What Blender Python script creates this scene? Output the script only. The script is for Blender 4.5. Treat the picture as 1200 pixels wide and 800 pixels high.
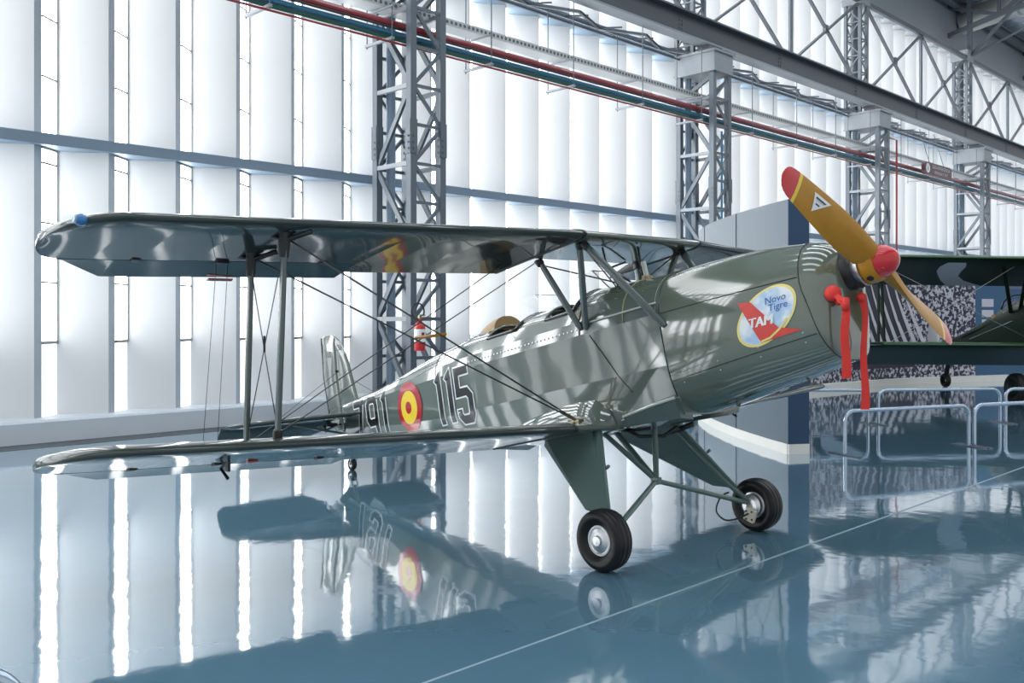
import bpy, bmesh, math, random
from mathutils import Vector, Matrix
random.seed(7)
for o in list(bpy.data.objects): bpy.data.objects.remove(o, do_unlink=True)
SC = bpy.context.scene; COL = SC.collection
PI = math.pi; sin = math.sin; cos = math.cos
# ------------------------------------------------------------------ camera, world, exposure
H = 1.65; YAW = math.radians(45.158)
cd = bpy.data.cameras.new('camera'); cam = bpy.data.objects.new('camera', cd); COL.objects.link(cam)
cam.location = (0, 0, H); cam.rotation_euler = (PI/2, 0, YAW-PI/2)
cd.sensor_width = 36; cd.lens = 36*1085/1200; cd.shift_y = -30/1200; cd.clip_end = 400
SC.camera = cam
SC.view_settings.view_transform = 'Standard'; SC.view_settings.look = 'None'
SC.view_settings.exposure = 0.0; SC.view_settings.gamma = 1; SC.view_settings.use_curve_mapping = False
W = bpy.data.worlds.new('world'); SC.world = W; W.use_nodes = True
W.node_tree.nodes['Background'].inputs[0].default_value = (.94, .97, 1.0, 1)
W.node_tree.nodes['Background'].inputs[1].default_value = 0.85
PANE_E = 8.5; SKY_E = 6.0
# ------------------------------------------------------------------ materials
def mat(name, col, rough=.5, metal=0, coat=0, spec=.5, noise=None, bump=None, emis=None, alpha=None, trans=0):
    m = bpy.data.materials.new(name); m.use_nodes = True; N = m.node_tree.nodes; L = m.node_tree.links
    b = N['Principled BSDF']; b.inputs['Base Color'].default_value = (*col, 1)
    b.inputs['Roughness'].default_value = rough; b.inputs['Metallic'].default_value = metal
    b.inputs['Coat Weight'].default_value = coat; b.inputs['Coat Roughness'].default_value = .04
    b.inputs['Specular IOR Level'].default_value = spec
    if trans: b.inputs['Transmission Weight'].default_value = trans
    if alpha is not None: b.inputs['Alpha'].default_value = alpha
    if emis: b.inputs['Emission Color'].default_value = (*emis[0], 1); b.inputs['Emission Strength'].default_value = emis[1]
    tc = None
    if noise or bump:
        tc = N.new('ShaderNodeTexCoord')
    if noise:            # (scale, amount 0..1)
        n = N.new('ShaderNodeTexNoise'); n.inputs['Scale'].default_value = noise[0]; n.inputs['Detail'].default_value = 5
        L.new(tc.outputs['Object'], n.inputs['Vector'])
        r = N.new('ShaderNodeMix'); r.data_type = 'RGBA'
        k = noise[1]
        r.inputs['A'].default_value = (*[c*(1-k) for c in col], 1); r.inputs['B'].default_value = (*[min(1, c*(1+k)) for c in col], 1)
        L.new(n.outputs['Fac'], r.inputs['Factor']); L.new(r.outputs['Result'], b.inputs['Base Color'])
    if bump:             # (scale, strength, distance)
        n2 = N.new('ShaderNodeTexNoise'); n2.inputs['Scale'].default_value = bump[0]; n2.inputs['Detail'].default_value = 2
        L.new(tc.outputs['Object'], n2.inputs['Vector'])
        bp = N.new('ShaderNodeBump'); bp.inputs['Strength'].default_value = bump[1]; bp.inputs['Distance'].default_value = bump[2]
        L.new(n2.outputs['Fac'], bp.inputs['Height']); L.new(bp.outputs['Normal'], b.inputs['Normal'])
        if coat: L.new(bp.outputs['Normal'], b.inputs['Coat Normal'])
    return m
M = {}
M['olive'] = mat('olive_paint', (.110, .137, .108), .12, 0, 1, .6, noise=(2.5, .08), bump=(2.5, .07, .02))
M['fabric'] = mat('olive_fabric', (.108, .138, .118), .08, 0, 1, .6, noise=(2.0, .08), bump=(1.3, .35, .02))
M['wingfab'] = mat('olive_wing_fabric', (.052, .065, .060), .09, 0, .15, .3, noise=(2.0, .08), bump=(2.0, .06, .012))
M['strut'] = mat('strut_paint', (.075, .105, .10), .25, 0, .5, noise=(6, .1))
M['gear'] = mat('gear_paint', (.105, .165, .150), .35, 0, .15, noise=(4, .15))
M['black'] = mat('black_rubber_sleeve', (.012, .012, .014), .4, noise=(12, .3))
M['tyre'] = mat('tyre_rubber', (.006, .006, .007), .42, 0, 0, .35, noise=(9, .3), bump=(40, .15, .002))
M['alu'] = mat('aluminium', (.70, .71, .72), .38, 1, noise=(5, .1))
M['steelwire'] = mat('steel_wire', (.10, .10, .10), .35, .8, noise=(20, .1))
M['brass'] = mat('worn_brass', (.30, .25, .15), .35, .8, noise=(18, .3))
M['cream'] = mat('cream_caliper', (.72, .68, .55), .45, noise=(18, .12))
M['seam'] = mat('panel_gap', (.015, .02, .018), .6, noise=(20, .2))
M['pale'] = mat('pale_olive_edge', (.45, .50, .46), .2, 0, .6, noise=(10, .08))
M['wood'] = mat('propeller_varnish', (.45, .205, .012), .35, 0, .1, .3, noise=(7, .25))
M['red'] = mat('red_gloss', (.56, .006, .014), .16, 0, .4, noise=(6, .1))
M['redcloth'] = mat('red_cover_cloth', (.72, .035, .025), .6, noise=(14, .15), bump=(16, .4, .01))
M['yellow'] = mat('yellow_paint', (.80, .58, .02), .3, 0, .4, noise=(8, .08))
M['emby'] = mat('pale_yellow_print', (.82, .70, .22), .3, noise=(8, .08))
M['white'] = mat('white_paint', (.80, .82, .82), .3, 0, .3, noise=(8, .04))
M['ink'] = mat('black_paint', (.010, .011, .013), .2, 0, .3, noise=(8, .2))
M['roundred'] = mat('roundel_red', (.42, .012, .02), .2, 0, .8, noise=(8, .1))
M['tamred'] = mat('emblem_red', (.66, .05, .035), .25, 0, .5, noise=(8, .08))
M['leather'] = mat('tan_leather', (.30, .19, .075), .5, noise=(14, .25))
M['darkin'] = mat('cockpit_dark', (.02, .022, .022), .5, noise=(9, .2))
M['plexi'] = mat('clear_plexiglass', (.9, .93, .93), .02, 0, 0, .5, noise=(3, .02), alpha=.22)
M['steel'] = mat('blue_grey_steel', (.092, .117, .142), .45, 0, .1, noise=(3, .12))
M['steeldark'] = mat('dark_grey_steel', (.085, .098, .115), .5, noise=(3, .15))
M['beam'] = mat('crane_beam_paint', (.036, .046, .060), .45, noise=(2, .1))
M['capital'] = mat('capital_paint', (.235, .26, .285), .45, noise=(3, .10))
M['rail'] = mat('rail_blue_grey', (.19, .26, .335), .5, noise=(2, .08))
M['panel'] = mat('white_louvre_panel', (.64, .65, .66), .55, noise=(1.5, .03))
M['fin'] = mat('louvre_edge', (.42, .47, .52), .55, noise=(3, .06))
M['mull'] = mat('mullion_grey', (.30, .30, .29), .5, noise=(6, .08))
M['pane'] = mat('backlit_frosted_glass', (.9, .9, .9), .3, emis=((.97, .99, 1.0), PANE_E), noise=(2, .02))
M['sill'] = mat('glowing_white_panel', (.60, .615, .63), .5, emis=((.97, .99, 1.0), 1.7), noise=(2, .02))  # glow added to the opaque sill panels to whiten the wall's foot
M['sky'] = mat('backlit_skylight', (.9, .9, .9), .3, emis=((.90, .96, 1.0), SKY_E), noise=(2, .02))
M['band'] = mat('grey_band_wall', (.27, .29, .315), .6, noise=(1.2, .08))
M['roof'] = mat('roof_sheet', (.36, .39, .43), .5, .2, noise=(2, .1))
M['duct'] = mat('galvanised_duct', (.42, .42, .41), .45, .4, noise=(3, .12))
M['pipered'] = mat('red_pipe', (.26, .012, .020), .3, 0, .3, noise=(5, .1))
M['pipeblue'] = mat('blue_pipe', (.03, .17, .28), .3, 0, .3, noise=(5, .1))
M['pipegreen'] = mat('green_pipe', (.008, .07, .045), .3, 0, .3, noise=(5, .1))
M['tray'] = mat('galvanised_tray', (.45, .48, .48), .45, .3, noise=(6, .12))
M['ledge'] = mat('ledge_paint', (.56, .61, .66), .5, noise=(1.5, .05))
M['partition'] = mat('grey_blue_partition', (.105, .140, .172), .42, noise=(1.2, .04))
M['navy'] = mat('navy_paint', (.010, .050, .115), .4, noise=(2, .08))
M['skirt'] = mat('white_skirting', (.82, .80, .74), .4, noise=(4, .04))
M['signred'] = mat('maroon_sign', (.06, .008, .018), .35, noise=(5, .1))
M['printgrey'] = mat('print_grey', (.55, .55, .60), .5, noise=(5, .05))
M['chrome'] = mat('barrier_steel', (.42, .50, .60), .18, .85, noise=(5, .08))
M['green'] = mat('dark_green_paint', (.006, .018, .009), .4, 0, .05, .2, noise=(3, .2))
M['greenle'] = mat('green_edge_highlight', (.018, .085, .018), .3, 0, .5, noise=(3, .15))  # brighter green for the painted highlight on the wings' leading edges
M['extred'] = mat('extinguisher_red', (.55, .012, .015), .25, 0, .5, noise=(6, .08))

def floor_mat():
    m = bpy.data.materials.new('epoxy_floor'); m.use_nodes = True; N = m.node_tree.nodes; L = m.node_tree.links
    b = N['Principled BSDF']; tc = N.new('ShaderNodeTexCoord')
    n = N.new('ShaderNodeTexNoise'); n.inputs['Scale'].default_value = .35; n.inputs['Detail'].default_value = 6
    r = N.new('ShaderNodeMix'); r.data_type = 'RGBA'
    r.inputs['A'].default_value = (.105, .218, .300, 1); r.inputs['B'].default_value = (.122, .245, .332, 1)
    L.new(tc.outputs['Object'], n.inputs['Vector']); L.new(n.outputs['Fac'], r.inputs['Factor']); L.new(r.outputs['Result'], b.inputs['Base Color'])
    b.inputs['Roughness'].default_value = .055; b.inputs['Specular IOR Level'].default_value = .65
    b.inputs['Coat Weight'].default_value = 1.0; b.inputs['Coat IOR'].default_value = 1.85; b.inputs['Coat Roughness'].default_value = .05
    n2 = N.new('ShaderNodeTexNoise'); n2.inputs['Scale'].default_value = 2.6; n2.inputs['Detail'].default_value = 3
    L.new(tc.outputs['Object'], n2.inputs['Vector'])
    bp = N.new('ShaderNodeBump'); bp.inputs['Strength'].default_value = .35; bp.inputs['Distance'].default_value = .005
    L.new(n2.outputs['Fac'], bp.inputs['Height']); L.new(bp.outputs['Normal'], b.inputs['Normal']); L.new(bp.outputs['Normal'], b.inputs['Coat Normal'])
    return m
M['floor'] = floor_mat()

def crowd_mat():
    m = bpy.data.materials.new('crowd_mural_print'); m.use_nodes = True; N = m.node_tree.nodes; L = m.node_tree.links
    b = N['Principled BSDF']; tc = N.new('ShaderNodeTexCoord')
    v = N.new('ShaderNodeTexVoronoi'); v.inputs['Scale'].default_value = 8
    n = N.new('ShaderNodeTexNoise'); n.inputs['Scale'].default_value = 13; n.inputs['Detail'].default_value = 8
    L.new(tc.outputs['Object'], v.inputs['Vector']); L.new(tc.outputs['Object'], n.inputs['Vector'])
    s = N.new('ShaderNodeMath'); s.operation = 'SUBTRACT'; L.new(n.outputs['Fac'], s.inputs[0])
    k = N.new('ShaderNodeMath'); k.operation = 'MULTIPLY'; k.inputs[1].default_value = .22; L.new(v.outputs['Distance'], k.inputs[0]); L.new(k.outputs[0], s.inputs[1])
    c = N.new('ShaderNodeValToRGB'); c.color_ramp.elements[0].position = .37; c.color_ramp.elements[0].color = (.012, .010, .035, 1)
    c.color_ramp.elements[1].position = .45; c.color_ramp.elements[1].color = (.50, .51, .58, 1)
    L.new(s.outputs[0], c.inputs['Fac']); L.new(c.outputs['Color'], b.inputs['Base Color']); b.inputs['Roughness'].default_value = .5
    return m
M['crowd'] = crowd_mat()

def oval_sky_mat():
    m = bpy.data.materials.new('emblem_sky_print'); m.use_nodes = True; N = m.node_tree.nodes; L = m.node_tree.links
    b = N['Principled BSDF']; tc = N.new('ShaderNodeTexCoord')
    n = N.new('ShaderNodeTexNoise'); n.inputs['Scale'].default_value = 9; L.new(tc.outputs['Object'], n.inputs['Vector'])
    c = N.new('ShaderNodeValToRGB'); c.color_ramp.elements[0].position = .42; c.color_ramp.elements[0].color = (.42, .60, .80, 1)
    c.color_ramp.elements[1].position = .60; c.color_ramp.elements[1].color = (.80, .84, .86, 1)
    L.new(n.outputs['Fac'], c.inputs['Fac']); L.new(c.outputs['Color'], b.inputs['Base Color']); b.inputs['Roughness'].default_value = .25
    return m
M['ovalsky'] = oval_sky_mat()
# ------------------------------------------------------------------ mesh helpers
class MB:
    def __init__(s): s.v = []; s.f = []; s.sharp = []
    def add(s, vs, fs):
        o = len(s.v); s.v += [tuple(p) for p in vs]; s.f += [tuple(i+o for i in f) for f in fs]; return o
    def loft(s, rings, closed=True, cap0=True, cap1=True):
        n = len(rings[0]); o = len(s.v)
        for r in rings: s.v += [tuple(p) for p in r]
        m = n if closed else n-1
        for i in range(len(rings)-1):
            for j in range(m):
                a = o+i*n+j; b = o+i*n+(j+1) % n
                s.f.append((a, b, b+n, a+n))
        if cap0: s.f.append(tuple(o+j for j in range(n))[::-1])
        if cap1: s.f.append(tuple(o+(len(rings)-1)*n+j for j in range(n)))
        return o
    def box(s, c, d, rot=None):
        vs = []
        for z in (-.5, .5):
            for x, y in ((-.5, -.5), (.5, -.5), (.5, .5), (-.5, .5)):
                p = Vector((x*d[0], y*d[1], z*d[2]))
                if rot: p = rot @ p
                vs.append(p+Vector(c))
        s.add(vs, [(3, 2, 1, 0), (4, 5, 6, 7), (0, 1, 5, 4), (1, 2, 6, 5), (2, 3, 7, 6), (3, 0, 4, 7)])
    def tube(s, pts, r, n=8, cap=True, closed=False, ell=None):
        pts = [Vector(p) for p in pts]; N = len(pts); rings = []
        up = None
        for i, p in enumerate(pts):
            if closed: t = pts[(i+1) % N]-pts[i-1]
            else: t = pts[min(i+1, N-1)]-pts[max(i-1, 0)]
            t.normalize()
            if up is None:
                up = Vector((0, 0, 1)) if abs(t.z) < .9 else Vector((1, 0, 0))
            x = t.cross(up); x.normalize(); y = x.cross(t); up = y
            rr = r[i] if isinstance(r, (list, tuple)) else r
            rings.append([p+(x*cos(2*PI*k/n)*(ell or 1)+y*sin(2*PI*k/n))*rr for k in range(n)])
        if closed: rings.append(rings[0])
        s.loft(rings, True, cap and not closed, cap and not closed)
    def bar(s, a, b, w, t, up=(0, 0, 1)):
        a = Vector(a); b = Vector(b); d = b-a; l = d.length; d.normalize()
        u = Vector(up)
        if abs(d.dot(u)) > .95: u = Vector((1, 0, 0)) if abs(d.x) < .9 else Vector((0, 1, 0))
        x = d.cross(u); x.normalize(); y = x.cross(d)
        s.box((a+b)/2, (w, t, l), Matrix((x, y, d)).transposed())
    def lathe(s, prof, o, axis, n=32, cap=False):
        o = Vector(o); ax = Vector(axis).normalized()
        u = Vector((0, 0, 1)) if abs(ax.z) < .9 else Vector((1, 0, 0))
        x = ax.cross(u); x.normalize(); y = ax.cross(x)
        s.loft([[o+ax*h+(x*cos(2*PI*k/n)+y*sin(2*PI*k/n))*r for k in range(n)] for r, h in prof], True, cap, cap)
    def build(s, name, m, parent=None, smooth=False, recalc=True, sharp=None):
        me = bpy.data.meshes.new(name); me.from_pydata(s.v, [], s.f)
        bm = bmesh.new(); bm.from_mesh(me)
        if recalc: bmesh.ops.recalc_face_normals(bm, faces=bm.faces)
        for f in bm.faces: f.smooth = smooth
        if sharp:
            for e in bm.edges:
                if len(e.link_faces) == 2 and e.calc_face_angle(0) > sharp: e.smooth = False
        bm.to_mesh(me); bm.free()
        me.materials.append(M[m] if isinstance(m, str) else m)
        return link(name, me, parent)
def link(name, me, parent=None):
    o = bpy.data.objects.new(name, me); COL.objects.link(o)
    if parent: o.parent = parent
    return o
def thing(name, label, cat, loc=(0, 0, 0), rz=0, group=None):
    o = bpy.data.objects.new(name, None); COL.objects.link(o); o.location = loc; o.rotation_euler = (0, 0, rz)
    o.empty_display_size = .2
    return tag(o, label, cat, group)
def tag(o, label, cat, group=None):
    o['label'] = label; o['category'] = cat
    if group: o['group'] = group
    return o
def struct(o, label=None):
    o['kind'] = 'structure'
    if label: o['label'] = label
    return o
UNIT = {}
def unit(m):
    if m not in UNIT:
        b = MB(); b.box((0, 0, 0), (1, 1, 1)); o = b.build('unit', m); UNIT[m] = o.data; bpy.data.objects.remove(o)
    return UNIT[m]
def bar(name, m, a, b, w, t, parent=None, up=(0, 0, 1)):
    a = Vector(a); b = Vector(b); d = b-a; l = d.length; d.normalize(); u = Vector(up)
    if abs(d.dot(u)) > .95: u = Vector((0, 1, 0))
    x = d.cross(u); x.normalize(); y = x.cross(d)
    o = link(name, unit(m), parent)
    R = Matrix((x, y, d)).transposed().to_4x4()
    o.matrix_local = Matrix.Translation((a+b)/2) @ R @ Matrix.Diagonal((w, t, l, 1))
    return o
def cub(name, m, lo, hi, parent=None):
    o = link(name, unit(m), parent); o.location = [(p+q)/2 for p, q in zip(lo, hi)]; o.scale = [q-p for p, q in zip(lo, hi)]; return o
def interp(x, xs, ys):
    # smooth (Catmull-Rom) interpolation, xs ascending
    if x <= xs[0]: return ys[0]
    if x >= xs[-1]: return ys[-1]
    i = 0
    while x > xs[i+1]: i += 1
    def sl(k):
        if k <= 0: return (ys[1]-ys[0])/(xs[1]-xs[0])
        if k >= len(xs)-1: return (ys[-1]-ys[-2])/(xs[-1]-xs[-2])
        return (ys[k+1]-ys[k-1])/(xs[k+1]-xs[k-1])
    h = xs[i+1]-xs[i]; t = (x-xs[i])/h; m0 = sl(i)*h; m1 = sl(i+1)*h
    return (2*t**3-3*t*t+1)*ys[i]+(t**3-2*t*t+t)*m0+(-2*t**3+3*t*t)*ys[i+1]+(t**3-t*t)*m1
def text_mesh(s, size, res=3):
    c = bpy.data.curves.new('t', 'FONT'); c.body = s; c.size = size; c.align_x = 'CENTER'; c.align_y = 'CENTER'; c.resolution_u = res
    o = bpy.data.objects.new('t', c); COL.objects.link(o); bpy.context.view_layer.update()
    me = bpy.data.meshes.new_from_object(o.evaluated_get(bpy.context.evaluated_depsgraph_get()))
    v = [tuple(p.co) for p in me.vertices]; f = [tuple(p.vertices) for p in me.polygons]
    bpy.data.objects.remove(o); bpy.data.meshes.remove(me); bpy.data.curves.remove(c)
    return v, f
def cw(lat, dep, z=0):     # camera-aligned measured position -> hall coordinates
    return Vector((lat*sin(YAW)+dep*cos(YAW), -lat*cos(YAW)+dep*sin(YAW), z))
# ------------------------------------------------------------------ hall shell
X0, X1 = -12.0, 52.0; YF = 13.09; FP = .966; FX0 = 4.19
b = MB(); b.add([(X0-6, -22, 0), (X1+8, -22, 0), (X1+8, 13.6, 0), (X0-6, 13.6, 0), (X0-6, -22, -.2), (X1+8, -22, -.2), (X1+8, 13.6, -.2), (X0-6, 13.6, -.2)],
               [(0, 1, 2, 3), (7, 6, 5, 4), (0, 4, 5, 1), (1, 5, 6, 2), (2, 6, 7, 3), (3, 7, 4, 0)])
floor = struct(b.build('floor', 'floor'), 'glossy blue epoxy hangar floor with mirror-like reflections')
jm = mat('pale_joint', (.30, .42, .50), .4, noise=(8, .15))
b = MB(); b.box((20, 3.228, .0015), (64, .012, .003)); b.build('joint_strip', jm, floor)
b = MB(); b.box((20, -4.6, .0015), (64, .012, .003)); b.build('joint_strip', jm, floor)
# low plinth along the wall
b = MB()
b.loft([[(x, 12.79, 0), (x, 12.79, .27), (x, 12.82, .30), (x, 13.62, .30), (x, 13.62, 0)] for x in (X0, X1)])
struct(b.build('baseboard_back', 'ledge'), 'pale grey-blue plinth under the white louvre wall')
b = MB(); b.box(((X0+X1)/2, 12.57, .002), (X1-X0, .44, .004)); struct(b.build('trim_4', mat('dark_floor_strip', (.055, .068, .078), .55, 0, 0, noise=(2, .1))), 'dark grey strip on the floor along the plinth')  # flat dark grey band along the foot of the plinth
# louvre wall: three tiers of curved panels, glazing strips between them
wall = struct(link('wall_back', None), 'white wall of tall curved vertical louvre panels'); wall.empty_display_size = .2
TIERS = [(.30, 3.92), (4.06, 7.80), (8.0, 11.5)]
GX, GY = .394, .339      # back edge of the glass relative to the fin's far side
def panel_mesh(z0, z1):
    b = MB(); pts = []
    xa, ya = GX, GY
    for i in range(9):
        t = i/8; x = xa+(FP-xa)*t; y = ya*(1-t)+.045*sin(PI*t)
        pts.append((x, y))
    inner = pts; outer = [(x+.02, y+.05) for x, y in pts]
    ring = inner+outer[::-1]
    b.loft([[(x, y, z) for x, y in ring] for z in (z0, z1)])
    me = b.build('louvre_panel', 'panel', None, True, sharp=.6); d = me.data; bpy.data.objects.remove(me); return d
def fin_mesh(z0, z1):
    b = MB(); b.loft([[(x, y, z) for x, y in ((0, 0), (.129, .111), (.105, .14), (-.012, .035))] for z in (z0, z1)]); o = b.build('panel_edge', 'fin'); d = o.data; bpy.data.objects.remove(o); return d
PM = [panel_mesh(*t) for t in TIERS]; FM = [fin_mesh(*t) for t in TIERS]
KS = list(range(-15, 49))
for k in KS:
    for ti in range(3):
        if k < 3 and ti == 2 and k < -8: continue
        o = link('louvre_panel', PM[ti], wall); o.location = (FX0+FP*k-.052, YF, 0)
        o = link('panel_edge', FM[ti], wall); o.location = (FX0+FP*k-.052, YF, 0)
glass = [(.129, .111), (GX, GY)]
def pane_box(b, k, z0, z1, f0=0, f1=1, th=.012, push=.0):
    x = FX0+FP*k-.052; (xa, ya), (xb, yb) = glass
    dx, dy = xb-xa, yb-ya; L = math.hypot(dx, dy); nx, ny = dy/L, -dx/L
    p = [(x+xa+dx*f0, YF+ya+dy*f0), (x+xa+dx*f1, YF+ya+dy*f1)]
    q = [(p[0][0]+nx*push, p[0][1]+ny*push), (p[1][0]+nx*push, p[1][1]+ny*push)]
    r = [(a-nx*th, c-ny*th) for a, c in q]
    b.loft([[(*q[0], z), (*q[1], z), (*r[1], z), (*r[0], z)] for z in (z0, z1)])
PZ = [[1.30, 2.10, 2.90, 3.70, 3.90], [4.08, 4.86, 5.66, 6.46, 7.26, 7.78], [8.02, 8.9, 9.8, 10.7, 11.48]]
wn = 0; rest = MB()
for k in KS:
    if -3 <= k <= 6:
        wn += 1
        w = struct(bpy.data.objects.new('window_%d' % wn, None), 'narrow frosted glazing strip between two louvre panels'); COL.objects.link(w); w.empty_display_size = .2
        for ti in (0, 1, 2):
            for z0, z1 in zip(PZ[ti], PZ[ti][1:]):
                b = MB(); pane_box(b, k, z0, z1); b.build('pane', 'pane', w)
                b = MB(); pane_box(b, k, z1-.012, z1+.012, 0, 1, .04, .022); b.build('mullion', 'mull', w)
            b = MB(); pane_box(b, k, PZ[ti][0], PZ[ti][-1], .95, 1.0, .04, .02); b.build('stile', 'mull', w)
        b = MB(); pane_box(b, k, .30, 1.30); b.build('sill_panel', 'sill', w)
        b = MB(); pane_box(b, k, 1.27, 1.31, 0, 1, .05, .03); b.build('sill', 'mull', w)
    else:
        for ti in (0, 1, 2): pane_box(rest, k, 1.3 if ti == 0 else TIERS[ti][0], TIERS[ti][1])
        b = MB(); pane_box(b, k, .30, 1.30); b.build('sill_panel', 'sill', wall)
struct(rest.build('window_%d' % (wn+1), 'pane'), 'row of narrow glazing strips hidden behind the far louvre panels')
# horizontal rails, with the white soffit of the tier below
for i, (z0, z1) in enumerate(((3.914, 4.065), (7.80, 8.02))):
    b = MB(); b.box(((X0+X1)/2, YF-.05+.21, (z0+z1)/2), (X1-X0, .50, z1-z0))
    struct(b.build('trim_%d' % (i+1), 'rail'), 'grey-blue horizontal rail across the louvre wall')
b = MB(); b.box(((X0+X1)/2, YF+.12, 12.45), (X1-X0, .55, 1.9)); struct(b.build('trim_3', 'band'), 'deep grey band above the louvres')
b = MB(); b.box(((X0+X1)/2, YF+.62, 6), (X1-X0, .1, 12)); struct(b.build('wall_outer', 'panel'), 'outer skin behind the louvres')
# roof
RS = .16       # rise per metre towards the hall's middle
def rz(y): return 13.45+(13.3-y)*RS
b = MB(); prof = []
n = 0; x = X0
top = []; yA, yB = 13.6, -9.0
rows = []
while x < X1+.01:
    for dx, dz in ((0, 0), (.12, 0), (.16, .05), (.28, .05), (.32, 0)):
        rows.append((x+dx, dz))
    x += .42
vs = []; fs = []
for (xx, dz) in rows:
    vs += [(xx, yA, rz(yA)+dz), (xx, yB, rz(yB)+dz)]
for i in range(len(rows)-1): fs.append((2*i, 2*i+1, 2*i+3, 2*i+2))
b.add(vs, fs); ceil = struct(b.build('ceiling', 'roof', recalc=False), 'corrugated grey metal roof sheets')
for i in range(13):
    xx = X0+3+i*4.6
    b = MB(); R = Matrix.Rotation(-math.atan(RS), 3, 'X')
    b.box((xx, 2.5, rz(2.5)-.05), (1.1, 13, .05), R); b.build('skylight', 'sky', ceil)
BAY = 8.69; CX0 = 9.26; YC = 11.6
def truss_bars(name, mname, nodes_top, nodes_bot, w, parent):
    for a, c in zip(nodes_top, nodes_top[1:]): bar(name, mname, a, c, w, w, parent)
    for a, c in zip(nodes_bot, nodes_bot[1:]): bar(name, mname, a, c, w, w, parent)
    for i, (a, c) in enumerate(zip(nodes_top, nodes_bot)):
        bar('web_member', mname, a, c, w*.7, w*.7, parent)
        if i < len(nodes_top)-1: bar('web_member', mname, c if i % 2 else a, nodes_top[i+1] if i % 2 else nodes_bot[i+1], w*.7, w*.7, parent)
for i in range(1, 5):
    x = CX0+.37+BAY*i
    t = thing('roof_truss', 'sloping lattice roof truss above the %s column from the left' % ['second', 'third', 'fourth', 'fifth (out of sight)'][i-1] if i < 4 else 'sloping lattice roof truss beyond the fourth column at the frame edge', 'truss', (x, 12.2, 11.0))
    tp = [(0, -y, rz(12.2-y)-.35-11.0) for y in (-.9, 1, 3, 5, 7, 9, 11)]
    bt = [(0, -y, rz(12.2-y)-1.35-11.0) for y in (-.9, 1, 3, 5, 7, 9, 11)]
    bt[0] = (0, .9, rz(13.1)-1.5-11.0)
    truss_bars('chord', 'steeldark', tp, bt, .16, t)
    bar('strut', 'steeldark', (0, 0, 0), (0, 0, rz(12.2)-.4-11), .13, .13, t); bar('strut', 'steel', (.2, 0, 0), (.2, 0, rz(12.2)-.4-11), .08, .08, t)
    bar('strut', 'steeldark', (0, 0, .1), (0, -1.9, 1.9), .10, .10, t)
    bar('strut', 'steel', (0, 0, .1), (3.4, -1.6, 2.0), .09, .09, t)
for j, y in enumerate((12.6, 10.2, 7.6)):
    t = thing('roof_purlin', ['dark roof girder running along the wall band, nearest the wall', 'dark roof girder parallel to the wall, second from it', 'dark roof girder parallel to the wall, third from it'][j], 'girder', (20, y, rz(y)-.42))
    bar('flange', 'steeldark', (0, 0, .14), (32, 0, .14), .26, .04, t); bar('flange', 'steeldark', (0, 0, -.14), (32, 0, -.14), .26, .04, t); bar('web', 'steeldark', (0, 0, 0), (32, 0, 0), .04, .26, t)
for j, x in enumerate((36.9, 46.5)):
    t = thing('air_duct', ['round galvanised duct crossing under the roof at the top right corner', 'round galvanised duct farther along the roof, half hidden by the truss'][j], 'duct', (x, 12.9, 12.72))
    for q in range(6):
        b = MB(); y0, y1 = -q*2.0, -(q+1)*2.0+.02
        b.tube([(0, y0, .05-y0*RS), (0, y1, .05-y1*RS)], .46, 20); b.build('duct_section', 'duct', t, True, sharp=.6)
        b = MB(); b.tube([(0, y1-.03, .05-y1*RS), (0, y1+.03, .05-y1*RS)], .49, 20); b.build('duct_flange', 'duct', t, True, sharp=.6)
    for q in (2, 5): bar('duct_hanger', 'steeldark', (0, -q*2+.4, .5-(-q*2)*RS), (0, -q*2+.4, 2.6), .03, .03, t)
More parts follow.
